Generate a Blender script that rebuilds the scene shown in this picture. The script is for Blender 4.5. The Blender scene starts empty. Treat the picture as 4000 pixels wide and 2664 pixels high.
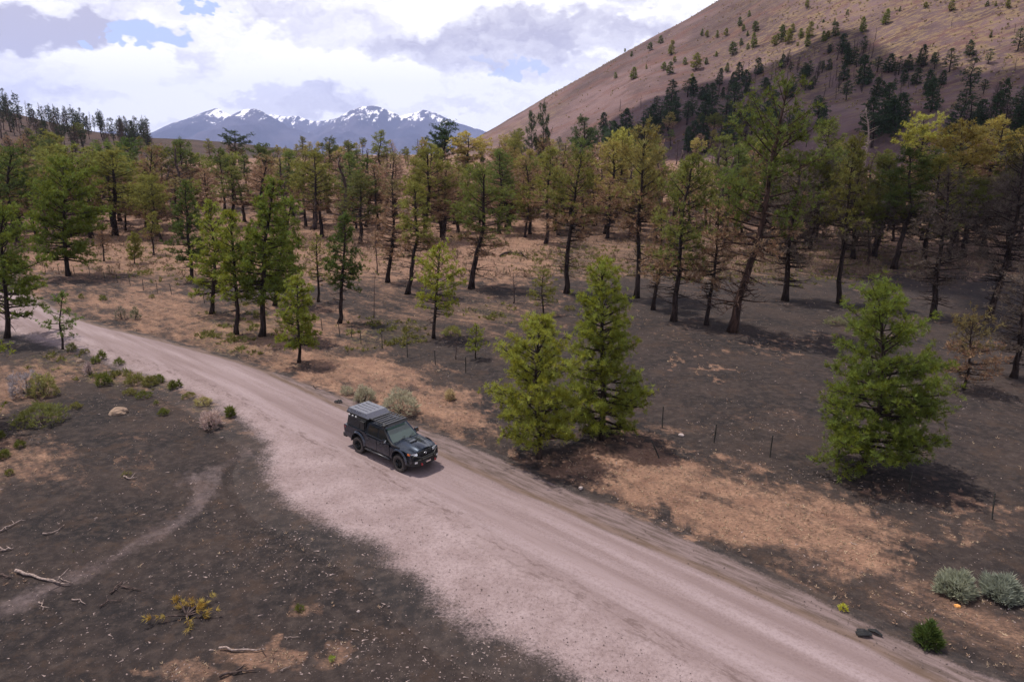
import bpy, bmesh, math, random
import numpy as np
from mathutils import Vector, Matrix

# ------------------------------------------------------------------ camera, sky, sun, exposure
SC = bpy.context.scene
COL = SC.collection
R = math.radians
CAM_H, PITCH, FPX, CX, CY = 15.0, R(15.5), 683.0, 512.0, 340.5     # 1024 x 681 frame
S = 1024 / 2354.0                                                  # D units (2354 wide) -> pixels

cam = bpy.data.objects.new('camera', bpy.data.cameras.new('camera'))
COL.objects.link(cam)
cam.location = (0, 0, CAM_H)
cam.rotation_euler = (R(90) - PITCH, 0, 0)
cam.data.sensor_width = 36.0
cam.data.lens = FPX / 1024 * 36.0
cam.data.clip_start = 0.5
cam.data.clip_end = 120000
SC.camera = cam

SUN_EL, SUN_H = R(68), (-0.84, 0.54)        # direction TOWARDS the sun on the ground plane
sun_vec = Vector((SUN_H[0] * math.cos(SUN_EL), SUN_H[1] * math.cos(SUN_EL), math.sin(SUN_EL))).normalized()
sl = bpy.data.lights.new('sun', 'SUN')
sl.energy = 5.0
sl.angle = R(0.55)
sl.color = (1.0, 0.91, 0.79)
sun = bpy.data.objects.new('sun', sl)
COL.objects.link(sun)
sun.location = (0, 0, 200)
sun.rotation_euler = sun_vec.to_track_quat('Z', 'Y').to_euler()

SC.view_settings.view_transform = 'Standard'
SC.view_settings.look = 'None'
SC.view_settings.gamma = 1
SC.view_settings.exposure = 0.4
SC.view_settings.use_curve_mapping = False
SC.render.engine = 'CYCLES'
cy = SC.cycles
cy.use_denoising = True
cy.max_bounces = 5
cy.diffuse_bounces = 2
cy.glossy_bounces = 3
cy.transmission_bounces = 4
cy.transparent_max_bounces = 6
cy.volume_bounces = 0
cy.caustics_reflective = False
cy.caustics_refractive = False
cy.sample_clamp_indirect = 6

# ------------------------------------------------------------------ pixel <-> world helpers
def ray(u, v):
    yd = (v - CY) / FPX
    return np.array([(u - CX) / FPX, math.cos(PITCH) - yd * math.sin(PITCH), -(math.sin(PITCH) + yd * math.cos(PITCH))])
def project(x, y, z):
    d = CAM_H - z
    dep = y * math.cos(PITCH) + d * math.sin(PITCH)
    dep = np.where(dep > 0.5, dep, 0.5)
    return CX + FPX * x / dep, CY + FPX * (d * math.cos(PITCH) - y * math.sin(PITCH)) / dep
def flat(dx, dy):
    r = ray(dx * S, dy * S)
    t = -CAM_H / r[2]
    return r[0] * t, r[1] * t
def azel(dx, dy):
    r = ray(dx * S, dy * S)
    return math.atan2(r[0], r[1]), math.atan2(r[2], math.hypot(r[0], r[1]))

# ------------------------------------------------------------------ node helpers
class NT:
    def __init__(self, tree):
        self.t = tree
        self.n = tree.nodes
        self.l = tree.links
    def new(self, typ, **kw):
        nd = self.n.new(typ)
        for k, v in kw.items():
            setattr(nd, k, v)
        return nd
    def put(self, sock, v):
        if v is None:
            return
        if isinstance(v, bpy.types.NodeSocket):
            self.l.new(v, sock)
        else:
            sock.default_value = v
    def math(self, op, a, b=None, c=None, clamp=False):
        nd = self.new('ShaderNodeMath', operation=op, use_clamp=clamp)
        for i, v in enumerate((a, b, c)):
            self.put(nd.inputs[i], v)
        return nd.outputs[0]
    def vmath(self, op, a, b=None):
        nd = self.new('ShaderNodeVectorMath', operation=op)
        self.put(nd.inputs[0], a)
        self.put(nd.inputs[1], b)
        return nd.outputs[0]
    def comb(self, x=0.0, y=0.0, z=0.0):
        nd = self.new('ShaderNodeCombineXYZ')
        for i, v in enumerate((x, y, z)):
            self.put(nd.inputs[i], v)
        return nd.outputs[0]
    def sep(self, v):
        nd = self.new('ShaderNodeSeparateXYZ')
        self.put(nd.inputs[0], v)
        return nd.outputs
    def noise(self, vec, scale, detail=6.0, rough=0.55, dist=0.0, dims='3D', col=False):
        nd = self.new('ShaderNodeTexNoise', noise_dimensions=dims)
        self.put(nd.inputs['Vector'], vec)
        self.put(nd.inputs['Scale'], scale)
        nd.inputs['Detail'].default_value = detail
        nd.inputs['Roughness'].default_value = rough
        nd.inputs['Distortion'].default_value = dist
        return nd.outputs['Color' if col else 'Fac']
    def ramp(self, x, a, b, lo=0.0, hi=1.0, smooth=True):
        nd = self.new('ShaderNodeMapRange', interpolation_type='SMOOTHSTEP' if smooth else 'LINEAR')
        self.put(nd.inputs[0], x)
        for i, v in enumerate((a, b, lo, hi)):
            self.put(nd.inputs[i + 1], v)
        return nd.outputs[0]
    def mix(self, f, a, b):
        nd = self.new('ShaderNodeMix', data_type='RGBA')
        self.put(nd.inputs[0], f)
        for i, v in ((6, a), (7, b)):
            if isinstance(v, tuple) and len(v) == 3:
                v = v + (1.0,)
            self.put(nd.inputs[i], v)
        return nd.outputs[2]
    def attr(self, name, out='Fac'):
        nd = self.new('ShaderNodeAttribute', attribute_name=name)
        return nd.outputs[out]

# ------------------------------------------------------------------ sky
world = bpy.data.worlds.new('World')
SC.world = world
world.use_nodes = True
W = NT(world.node_tree)
W.n.clear()
tc = W.new('ShaderNodeTexCoord').outputs['Generated']
sky = W.new('ShaderNodeTexSky', sky_type='NISHITA')
sky.sun_disc = False
sky.sun_elevation = SUN_EL
sky.sun_rotation = math.atan2(SUN_H[0], SUN_H[1])
sky.altitude = 2000
sky.air_density = 1.0
sky.dust_density = 0.6
SKY_STRENGTH = 0.1
dx_, dy_, dz_ = W.sep(tc)
az = W.math('ARCTAN2', dx_, dy_)
el = W.math('ARCSINE', W.math('MINIMUM', W.math('MAXIMUM', dz_, -0.999), 0.999))
# clouds high above look like a ceiling, near the horizon like stacked banks: one smooth mapping
pv = W.comb(az, W.math('MULTIPLY', el, 1.55), 0.0)
warp = W.noise(pv, 9.0, 4, 0.62, 0.0, col=True)
warp2 = W.noise(pv, 36.0, 3, 0.65, 0.0, col=True)
wv = W.vmath('ADD', W.vmath('MULTIPLY', W.vmath('SUBTRACT', warp, (0.5, 0.5, 0.5)), (0.19, 0.16, 0)),
             W.vmath('MULTIPLY', W.vmath('SUBTRACT', warp2, (0.5, 0.5, 0.5)), (0.055, 0.05, 0)))
pw = W.vmath('ADD', pv, wv)
pwx, pwy, _ = W.sep(pw)
def ellipse(cxd, cyd, rxd, ryd):
    a0, e0 = azel(cxd, cyd)
    a1, _e = azel(cxd + rxd, cyd)
    _a, e1 = azel(cxd, cyd + ryd)
    rx, ry = abs(a1 - a0), abs(e1 - e0) * 1.55
    nd = W.new('ShaderNodeVectorMath', operation='MULTIPLY_ADD')
    W.put(nd.inputs[0], pw)
    nd.inputs[1].default_value = (1 / rx, 1 / ry, 0)
    nd.inputs[2].default_value = (-a0 / rx, -e0 * 1.55 / ry, 0)
    ln = W.new('ShaderNodeVectorMath', operation='LENGTH')
    W.l.new(nd.outputs[0], ln.inputs[0])
    return ln.outputs['Value']
def addup(cur, v):
    return v if cur is None else W.math('ADD', cur, v)
grey = None
for cxd, cyd, rxd, ryd, st in ((110, 55, 330, 62, .95), (620, 0, 150, 40, .5), (850, 75, 260, 70, .55), (1010, 120, 240, 62, .6),
                              (1330, 60, 330, 70, .85), (700, 225, 240, 40, .62), (1230, 150, 150, 50, .5), (130, 215, 260, 36, .4),
                              (250, 285, 220, 26, .45), (1010, 250, 130, 24, .4), (1500, -60, 500, 60, .7), (-300, 40, 360, 90, .7),
                              (450, 130, 90, 26, .25)):
    grey = addup(grey, W.ramp(ellipse(cxd, cyd, rxd, ryd), 0.45, 1.06, st, 0.0))
# self shading of the billows: density here against density a little higher up
n_here = W.noise(pw, 4.8, 5, 0.6, 0.0)
n_up = W.noise(W.vmath('ADD', pw, (-0.02, 0.08, 0)), 4.8, 5, 0.6, 0.0)
bill = W.math('MULTIPLY', W.math('SUBTRACT', n_up, n_here), 2.2)
wide = W.ramp(W.noise(pv, 1.7, 1, 0.5), 0.42, 0.66, 0.0, 0.45)
above_frame = W.ramp(el, R(14), R(28), 0.0, 1.0)                     # out-of-view deck above, made greyer to weaken the skylight
grey = W.math('ADD', W.math('ADD', grey, W.math('MULTIPLY', wide, 0.12)), W.math('MULTIPLY', W.math('ADD', wide, 0.55), above_frame))      # grey bases overhead, deepened so sun shadows read darker
grey = W.math('ADD', W.math('ADD', grey, W.math('MULTIPLY', bill, 1.15)), -0.02, clamp=True)
lit = W.mix(grey, (11.9, 11.6, 11.5), (4.7, 4.4, 5.25))
hole = None
for cxd, cyd, rxd, ryd, st in ((315, 74, 82, 34, 1.0), (275, 98, 50, 22, 1.0), (440, 6, 56, 17, 1.0), (1185, 158, 62, 24, .75), (1110, 132, 50, 12, .35)):
    h = W.ramp(ellipse(cxd, cyd, rxd, ryd), 0.78, 1.1, st, 0.0)
    hole = h if hole is None else W.math('MAXIMUM', hole, h)
gap = W.math('MULTIPLY', W.ramp(W.noise(pw, 2.6, 1, 0.5), 0.54, 0.60), above_frame)     # gaps in the deck overhead
hole = W.math('MAXIMUM', hole, gap)
blue = W.mix(0.62, sky.outputs[0], (5.4, 6.3, 10.4))
colr = W.mix(hole, lit, blue)
world.cycles.sampling_method = 'MANUAL'
world.cycles.sample_map_resolution = 512
bg = W.new('ShaderNodeBackground')
W.put(bg.inputs[0], colr)
bg.inputs[1].default_value = SKY_STRENGTH
wo = W.new('ShaderNodeOutputWorld')
W.l.new(bg.outputs[0], wo.inputs[0])

# ------------------------------------------------------------------ numpy noise, mesh builders, tagging
def _hash(ix, iy, s):
    h = (ix.astype(np.int64) * 374761393 + iy.astype(np.int64) * 668265263 + s * 974711) & 0xffffffff
    h = ((h ^ (h >> 13)) * 1274126177) & 0xffffffff
    return ((h ^ (h >> 16)) & 0xffffff) / float(0xffffff)
def vnoise(x, y, s=0):
    x = np.asarray(x, float); y = np.asarray(y, float)
    ix, iy = np.floor(x), np.floor(y)
    fx, fy = x - ix, y - iy
    fx = fx * fx * (3 - 2 * fx); fy = fy * fy * (3 - 2 * fy)
    a, b, c, d = _hash(ix, iy, s), _hash(ix + 1, iy, s), _hash(ix, iy + 1, s), _hash(ix + 1, iy + 1, s)
    return (a * (1 - fx) + b * fx) * (1 - fy) + (c * (1 - fx) + d * fx) * fy
def fbm(x, y, s=0, oct=4, rough=.5):
    t = 0; a = 1; m = 0
    for o in range(oct):
        t = t + a * vnoise(x * 2 ** o, y * 2 ** o, s + 17 * o); m += a; a *= rough
    return t / m - .5
def sstep(a, b, x):
    t = np.clip((np.asarray(x, float) - a) / (b - a), 0, 1)
    return t * t * (3 - 2 * t)

def mesh_np(name, V, F, mat=None, fmat=None, smooth=False, attrs=None):
    """V (n,3), F (m,k) with k = 3 or 4, or a list of such arrays"""
    Fs = F if isinstance(F, list) else [F]
    Fs = [np.asarray(f, np.int32) for f in Fs if len(f)]
    me = bpy.data.meshes.new(name)
    V = np.asarray(V, np.float32)
    me.vertices.add(len(V)); me.vertices.foreach_set('co', V.ravel())
    li = np.concatenate([f.ravel() for f in Fs])
    tot = np.concatenate([np.full(len(f), f.shape[1], np.int32) for f in Fs])
    me.loops.add(len(li)); me.loops.foreach_set('vertex_index', li)
    me.polygons.add(len(tot))
    st = np.zeros(len(tot), np.int32); st[1:] = np.cumsum(tot)[:-1]
    me.polygons.foreach_set('loop_start', st)
    me.polygons.foreach_set('loop_total', tot)
    if fmat is not None:
        me.polygons.foreach_set('material_index', np.asarray(fmat, np.int32))
    me.polygons.foreach_set('use_smooth', np.full(len(tot), smooth))
    for an, (dom, arr) in (attrs or {}).items():
        arr = np.asarray(arr, np.float32)
        if arr.ndim == 2:
            a = me.attributes.new(an, 'FLOAT_COLOR', dom)
            a.data.foreach_set('color', np.concatenate([arr, np.ones((len(arr), 1), np.float32)], 1).ravel() if arr.shape[1] == 3 else arr.ravel())
        else:
            a = me.attributes.new(an, 'FLOAT', dom)
            a.data.foreach_set('value', arr)
    me.update(calc_edges=True)
    for m in (mat if isinstance(mat, (list, tuple)) else [mat]):
        if m:
            me.materials.append(m)
    return me
def ob(name, me, parent=None, loc=None, rot=None):
    o = bpy.data.objects.new(name, me)
    COL.objects.link(o)
    if parent is not None:
        o.parent = parent
    if loc is not None:
        o.location = loc
    if rot is not None:
        o.rotation_euler = rot
    return o
def tag(o, label=None, cat=None, group=None, kind=None):
    for k, v in (('label', label), ('category', cat), ('group', group), ('kind', kind)):
        if v:
            o[k] = v
    return o
def empty(name, loc, rot=(0, 0, 0), label=None, cat=None, group=None):
    o = ob(name, None, None, loc, rot)
    o.empty_display_size = 0.3
    return tag(o, label, cat, group)

def tube(pts, rad, sides=6, cap=True):
    """one tapered tube along a polyline -> V, F(quads), F(tris)"""
    P = np.asarray(pts, float); n = len(P)
    T = np.gradient(P, axis=0)
    T /= np.linalg.norm(T, axis=1)[:, None] + 1e-9
    up = np.array([0., 0., 1.]) if abs(T[0, 2]) < .9 else np.array([1., 0., 0.])
    A = np.cross(T, up); A /= np.linalg.norm(A, axis=1)[:, None] + 1e-9
    B = np.cross(T, A)
    th = np.arange(sides) * 2 * np.pi / sides
    rad = np.broadcast_to(np.asarray(rad, float), (n,))
    V = P[:, None, :] + rad[:, None, None] * (np.cos(th)[None, :, None] * A[:, None, :] + np.sin(th)[None, :, None] * B[:, None, :])
    V = V.reshape(-1, 3)
    i = np.arange(n - 1)[:, None] * sides; j = np.arange(sides)[None, :]; k = (j + 1) % sides
    Q = np.stack([i + j, i + k, i + sides + k, i + sides + j], -1).reshape(-1, 4)
    Tn = np.zeros((0, 3), int)
    if cap:
        V = np.concatenate([V, P[-1:], P[:1]]); c = n * sides
        jj = np.arange(sides); kk = (jj + 1) % sides
        Tn = np.concatenate([np.stack([(n - 1) * sides + jj, (n - 1) * sides + kk, np.full(sides, c)], -1),
                             np.stack([kk, jj, np.full(sides, c + 1)], -1)])
    return V, Q, Tn
class Acc:
    def __init__(self):
        self.V, self.Q, self.T, self.n = [], [], [], 0
    def add(self, V, Q=None, T=None):
        self.V.append(np.asarray(V, float))
        if Q is not None and len(Q): self.Q.append(np.asarray(Q) + self.n)
        if T is not None and len(T): self.T.append(np.asarray(T) + self.n)
        self.n += len(V)
    def tube(self, *a, **k):
        self.add(*tube(*a, **k))
    def mesh(self, name, mat, smooth=True):
        Fs = []
        if self.Q: Fs.append(np.concatenate(self.Q))
        if self.T: Fs.append(np.concatenate(self.T))
        return mesh_np(name, np.concatenate(self.V), Fs, mat, smooth=smooth)

def blades(rng, C, Dv, size, k, width, spread=1.0, flatten=None):
    """k thin triangles per tuft, fanned round the tuft direction -> V, F, tint per face"""
    n = len(C)
    r = rng.normal(size=(n, k, 3)); r /= np.linalg.norm(r, axis=2)[:, :, None]
    d = r * spread + Dv[:, None, :]
    d /= np.linalg.norm(d, axis=2)[:, :, None] + 1e-9
    L = size[:, None] * rng.uniform(.65, 1.15, (n, k))
    pr = np.cross(d, rng.normal(size=(n, k, 3))); pr /= np.linalg.norm(pr, axis=2)[:, :, None] + 1e-9
    w = (width * size)[:, None] * rng.uniform(.7, 1.3, (n, k))
    b = C[:, None, :] + d * (L * .04)[:, :, None]
    mid = C[:, None, :] + d * (L * .45)[:, :, None]
    tip = C[:, None, :] + d * L[:, :, None]
    V = np.stack([b, mid + pr * w[:, :, None], tip, mid - pr * w[:, :, None]], 2).reshape(-1, 3)
    F = np.arange(n * k * 4).reshape(-1, 4)
    tint = np.repeat(rng.uniform(0, 1, n), k) * .7 + rng.uniform(0, 1, n * k) * .3
    return V, F, tint
# ------------------------------------------------------------------ materials
def new_mat(name):
    m = bpy.data.materials.new(name)
    m.use_nodes = True
    t = NT(m.node_tree)
    t.n.clear()
    out = t.new('ShaderNodeOutputMaterial')
    return m, t, out
def principled(t, col, rough=.9, metal=0.0, spec=.3, normal=None, coat=0.0, **kw):
    b = t.new('ShaderNodeBsdfPrincipled')
    if isinstance(col, tuple) and len(col) == 3:
        col = col + (1.0,)
    t.put(b.inputs['Base Color'], col)
    t.put(b.inputs['Roughness'], rough)
    t.put(b.inputs['Metallic'], metal)
    t.put(b.inputs['Specular IOR Level'], spec)
    t.put(b.inputs['Coat Weight'], coat)
    for k, v in kw.items():
        t.put(b.inputs[k], v)
    if normal is not None:
        t.put(b.inputs['Normal'], normal)
    return b
def bump(t, h, strength=.5, dist=.05):
    b = t.new('ShaderNodeBump')
    b.inputs['Strength'].default_value = strength
    b.inputs['Distance'].default_value = dist
    t.put(b.inputs['Height'], h)
    return b.outputs[0]
def simple(name, col, rough=.6, metal=0.0, spec=.4, coat=0.0, nscale=8.0, var=.25, bstr=0.0, **kw):
    m, t, out = new_mat(name)
    p = t.new('ShaderNodeTexCoord').outputs['Object']
    n = t.noise(p, nscale, 5, .6)
    c = t.mix(t.ramp(n, .3, .7), tuple(x * (1 - var) for x in col), tuple(min(1, x * (1 + var)) for x in col))
    b = principled(t, c, t.ramp(n, .2, .8, max(.02, rough - .06), min(1, rough + .06)), metal, spec, bump(t, n, bstr, .02) if bstr else None, coat, **kw)
    t.l.new(b.outputs[0], out.inputs[0])
    return m
def leafy(name, translucent=.45):
    """needles and leaves: colour comes from the object's own colour, varied tuft by tuft"""
    m, t, out = new_mat(name)
    oc = t.new('ShaderNodeObjectInfo')
    tint = t.attr('tint')
    hsv = t.new('ShaderNodeHueSaturation')
    t.put(hsv.inputs['Color'], oc.outputs['Color'])
    t.put(hsv.inputs['Hue'], t.ramp(tint, 0, 1, .475, .522, False))
    t.put(hsv.inputs['Saturation'], t.ramp(tint, 0, 1, 1.08, .86, False))
    t.put(hsv.inputs['Value'], t.ramp(tint, 0, 1, 1.0, 2.3, False))
    c = hsv.outputs[0]
    d = t.new('ShaderNodeBsdfDiffuse'); t.put(d.inputs[0], c)
    tr = t.new('ShaderNodeBsdfTranslucent'); t.put(tr.inputs[0], c)
    mx = t.new('ShaderNodeMixShader'); mx.inputs[0].default_value = translucent
    t.l.new(d.outputs[0], mx.inputs[1]); t.l.new(tr.outputs[0], mx.inputs[2])
    t.l.new(mx.outputs[0], out.inputs[0])
    return m
def bark_mat(name, c1, c2, scale=6.0):
    m, t, out = new_mat(name)
    p = t.new('ShaderNodeTexCoord').outputs['Object']
    q = t.vmath('MULTIPLY', p, (1.0, 1.0, .22))
    n = t.noise(q, scale, 6, .65)
    b = principled(t, t.mix(t.ramp(n, .35, .68), c1, c2), .95, 0, .15, bump(t, n, .7, .05))
    t.l.new(b.outputs[0], out.inputs[0])
    return m
M_NEEDLE = leafy('needles')
M_BROWN = leafy('dry_needles', .25)
M_BARK = bark_mat('charred_bark', (.012, .009, .009), (.05, .034, .03))
M_BARK_OLD = bark_mat('pine_bark', (.018, .012, .011), (.085, .05, .04), 4.0)
M_DEADWOOD = bark_mat('bleached_wood', (.13, .098, .09), (.30, .238, .22), 10.0)
M_SNAG = bark_mat('grey_snag_wood', (.03, .022, .021), (.10, .07, .065), 7.0)

def cinder_col(t, p):
    """black cinder with pale specks"""
    n1 = t.noise(p, .22, 5, .6)
    n2 = t.noise(p, 2.2, 6, .7)
    n3 = t.noise(p, 16.0, 3, .7)
    c = t.mix(t.ramp(n1, .35, .68), (0.01361, 0.01199, 0.01328), (0.03046, 0.02268, 0.02138))
    c = t.mix(t.ramp(n2, .42, .7, 0, .75), c, (0.05054, 0.03888, 0.03564))
    c = t.mix(t.ramp(t.noise(p, 6.0, 5, .8), .55, .68, 0, .55), c, (0.081, 0.06156, 0.05702))
    c = t.mix(t.ramp(t.noise(p, .6, 6, .75), .52, .62, 0, .4), c, (0.0486, 0.0311, 0.02333))
    c = t.mix(t.ramp(n3, .64, .78, 0, .5), c, (0.1555, 0.1199, 0.1166))
    return c, n2, n3
def straw_col(t, p):
    n1 = t.noise(p, .9, 6, .65)
    n2 = t.noise(t.vmath('MULTIPLY', p, (1.0, 2.2, 1.0)), 7.0, 5, .72)
    c = t.mix(t.ramp(n1, .3, .7), (0.175, 0.0972, 0.07011), (0.2916, 0.1755, 0.1223))
    c = t.mix(t.ramp(n2, .36, .62, .75, 0), c, (0.08262, 0.0522, 0.03933))
    return c, n2
def pink_gravel(t, p, uv=None):
    n1 = t.noise(p, .55, 4, .6)
    n2 = t.noise(p, 7.0, 5, .75)
    n3 = t.noise(p, 24.0, 2, .6)
    c = t.mix(t.ramp(n1, .3, .7), (0.1682, 0.1258, 0.1287), (0.2355, 0.1855, 0.1924))
    c = t.mix(t.ramp(n2, .34, .56, .5, 0), c, (0.07104, 0.04745, 0.04773))
    c = t.mix(t.ramp(t.noise(p, 2.6, 7, .8), .5, .64, 0, .4), c, (0.08225, 0.05608, 0.05567))
    c = t.mix(t.ramp(n3, .6, .75, 0, .6), c, (0.3589, 0.266, 0.2675))
    return c, n2, n3

ROAD_A = R(-43)
def ground_color(t, p):
    cin, a, b_ = cinder_col(t, p)
    stw, c_ = straw_col(t, p)
    grv, d_, e_ = pink_gravel(t, p)
    mk = t.new('ShaderNodeAttribute', attribute_name='mask').outputs['Color']
    sx = t.new('ShaderNodeSeparateColor'); t.put(sx.inputs[0], mk)
    r, g, bl = sx.outputs[0], sx.outputs[1], sx.outputs[2]
    # litter lies in drifts along the road's direction, broken by finer noise
    rot = t.new('ShaderNodeVectorRotate', rotation_type='Z_AXIS'); t.put(rot.inputs['Vector'], p); rot.inputs['Angle'].default_value = -ROAD_A
    st = t.vmath('MULTIPLY', rot.outputs[0], (.4, 1.5, 1))
    b1 = t.noise(st, .42, 5, .7)
    b2 = t.noise(p, 3.2, 5, .75)
    brk = t.math('ADD', t.math('MULTIPLY', t.math('SUBTRACT', b1, .5), 2.3), t.math('MULTIPLY', t.math('SUBTRACT', b2, .5), 1.5))
    f = t.ramp(t.math('ADD', t.math('SUBTRACT', r, .56), t.math('MULTIPLY', brk, .62)), -.3, .42)
    f = t.math('MULTIPLY', f, t.ramp(r, 0.02, .22))
    col = t.mix(t.math('MULTIPLY', f, .92), cin, stw)
    fg = t.ramp(t.math('ADD', t.math('SUBTRACT', g, .5), t.math('MULTIPLY', brk, .75)), -.35, .5)
    fg = t.math('MULTIPLY', fg, t.ramp(g, .02, .3))
    col = t.mix(t.math('MULTIPLY', fg, .34), col, grv)
    gn = t.ramp(b2, .5, .66)
    col = t.mix(t.math('MULTIPLY', t.math('MULTIPLY', bl, gn), .7), col, (.13, .115, .045))
    return col, t.math('ADD', t.math('MULTIPLY', c_, .6), a), grv, d_
def ground_material():
    m, t, out = new_mat('cinder_ground')
    p = t.new('ShaderNodeTexCoord').outputs['Object']
    col, nn, g_, d_ = ground_color(t, p)
    b = principled(t, col, .97, 0, .12, bump(t, nn, .9, .09))
    t.l.new(b.outputs[0], out.inputs[0])
    return m
def road_material():
    m, t, out = new_mat('gravel_road')
    p = t.new('ShaderNodeTexCoord').outputs['Object']
    gcol, gn, grv, n2 = ground_color(t, p)
    rd = t.new('ShaderNodeAttribute', attribute_name='road').outputs['Color']
    sx = t.new('ShaderNodeSeparateColor'); t.put(sx.inputs[0], rd)
    edge, shoulder, apron = sx.outputs[0], sx.outputs[1], sx.outputs[2]
    uv = t.new('ShaderNodeAttribute', attribute_name='lane').outputs['Vector']
    k1 = t.noise(t.vmath('MULTIPLY', uv, (.05, 1.0, 0)), 1.0, 4, .55)
    k2 = t.noise(t.vmath('MULTIPLY', uv, (.14, 1.0, 0)), 4.2, 4, .7)
    k3 = t.noise(t.vmath('MULTIPLY', uv, (.30, 1.0, 0)), 3.0, 6, .75)
    gr = t.noise(p, 11.0, 4, .75)
    smooth = t.mix(t.ramp(k1, .32, .68), (0.1442, 0.1066, 0.1093), (0.2109, 0.1647, 0.1739))
    smooth = t.mix(t.ramp(k2, .48, .72, 0, .38), smooth, (0.122, 0.0838, 0.07906))
    lt = t.math('ADD', t.sep(uv)[2], t.math('MULTIPLY', t.math('SUBTRACT', t.noise(t.vmath('MULTIPLY', uv, (.06, .2, 0)), 1.0, 3, .5), .5), .22))
    trk = t.math('COSINE', t.math('MULTIPLY', t.math('SUBTRACT', lt, .29), 2 * math.pi / .42))
    inl = t.math('MULTIPLY', t.ramp(lt, .02, .16), t.ramp(lt, .98, .84))
    loose = t.math('MULTIPLY', t.math('MULTIPLY', t.ramp(trk, .1, -.9), inl), t.ramp(gr, .38, .6))
    smooth = t.mix(t.math('MULTIPLY', loose, .34), smooth, (0.111, 0.07669, 0.0733))
    smooth = t.mix(t.math('MULTIPLY', t.math('MULTIPLY', t.ramp(trk, .3, 1.0), inl), t.ramp(k1, .35, .7, 0, .45)), smooth, (0.2442, 0.1975, 0.2099))
    smooth = t.mix(t.ramp(gr, .35, .55, .35, 0), smooth, (0.08877, 0.06036, 0.06108))
    smooth = t.mix(t.ramp(gr, .6, .74, 0, .4), smooth, (0.2664, 0.213, 0.2229))
    col = t.mix(t.math('MULTIPLY', apron, .9), smooth, grv)
    # tyre ruts of loose dark stones between road and apron, and along the shoulder
    band = t.ramp(t.math('ABSOLUTE', t.math('SUBTRACT', apron, .45)), .5, .1)
    rut = t.math('MULTIPLY', t.ramp(k3, .5, .62), band)
    col = t.mix(t.math('MULTIPLY', rut, .66), col, (0.07398, 0.04971, 0.04743))
    sh = t.mix(t.ramp(k2, .36, .62), (0.06288, 0.04687, 0.04455), (0.1369, 0.1029, 0.1063))
    sh = t.mix(t.ramp(gr, .56, .72, 0, .5), sh, (0.2072, 0.1598, 0.1653))
    sh = t.mix(t.ramp(t.math('ABSOLUTE', t.math('SUBTRACT', shoulder, .62)), .5, .1, 0, .55), sh, (0.08877, 0.05681, 0.03737))
    col = t.mix(t.ramp(shoulder, .05, .55), col, sh)
    wn = t.math('ADD', t.math('MULTIPLY', t.math('SUBTRACT', t.noise(p, 1.0, 5, .7), .5), 1.3), t.math('MULTIPLY', t.math('SUBTRACT', t.noise(p, 9.0, 4, .8), .5), 1.7))
    f = t.ramp(t.math('ADD', t.math('SUBTRACT', edge, .5), t.math('MULTIPLY', wn, .62)), -.26, .26)
    f = t.math('MULTIPLY', f, t.ramp(edge, .01, .3))
    col = t.mix(f, gcol, col)
    h = t.math('ADD', t.math('MULTIPLY', gr, .5), t.math('MULTIPLY', k3, t.math('ADD', t.math('ADD', apron, shoulder), .12)))
    b = principled(t, col, .93, 0, .2, bump(t, h, .6, .05))
    t.l.new(b.outputs[0], out.inputs[0])
    return m
def slope_material(name, c_hi, c_lo, veg, red):
    m, t, out = new_mat(name)
    p = t.new('ShaderNodeTexCoord').outputs['Object']
    n1 = t.noise(p, .011, 5, .55)
    n2 = t.noise(t.vmath('MULTIPLY', p, (.35, 1, .5)), .07, 6, .65)
    n3 = t.noise(t.vmath('MULTIPLY', p, (.3, 1, 1)), .42, 6, .72)
    c = t.mix(t.ramp(n1, .38, .62), c_lo, c_hi)
    c = t.mix(t.math('MULTIPLY', t.ramp(n2, .48, .62), .6), c, red)
    vg = t.new('ShaderNodeAttribute', attribute_name='veg').outputs['Fac']
    n4 = t.noise(t.vmath('MULTIPLY', p, (1, 1, .16)), .05, 6, .7)
    c = t.mix(t.ramp(n4, .46, .62, 0, .45), c, tuple(q * .55 for q in c_lo))
    f = t.math('MULTIPLY', t.ramp(n3, .46, .6), vg)
    c = t.mix(f, c, veg)
    c = t.mix(t.ramp(t.noise(p, .9, 4, .7), .62, .72, 0, .5), c, (.34, .26, .235))
    b = principled(t, c, .97, 0, .1, bump(t, n3, .8, .5))
    t.l.new(b.outputs[0], out.inputs[0])
    return m
def mountain_material():
    m, t, out = new_mat('snowy_mountain')
    p = t.new('ShaderNodeTexCoord').outputs['Object']
    n1 = t.noise(t.vmath('MULTIPLY', p, (1, .4, .6)), .0016, 7, .62)
    n2 = t.noise(t.vmath('MULTIPLY', p, (1, .22, .3)), .008, 6, .75)
    snow = t.attr('snow')
    c = t.mix(t.ramp(n1, .4, .62), (.016, .018, .042), (.05, .046, .075))
    f = t.ramp(t.math('ADD', t.math('SUBTRACT', snow, .5), t.math('MULTIPLY', t.math('SUBTRACT', n2, .5), 2.6)), -.04, .09)
    c = t.mix(f, c, (.86, .86, .9))
    b = principled(t, c, .95, 0, .1, bump(t, n1, .6, 120))
    t.l.new(b.outputs[0], out.inputs[0])
    return m

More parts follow.
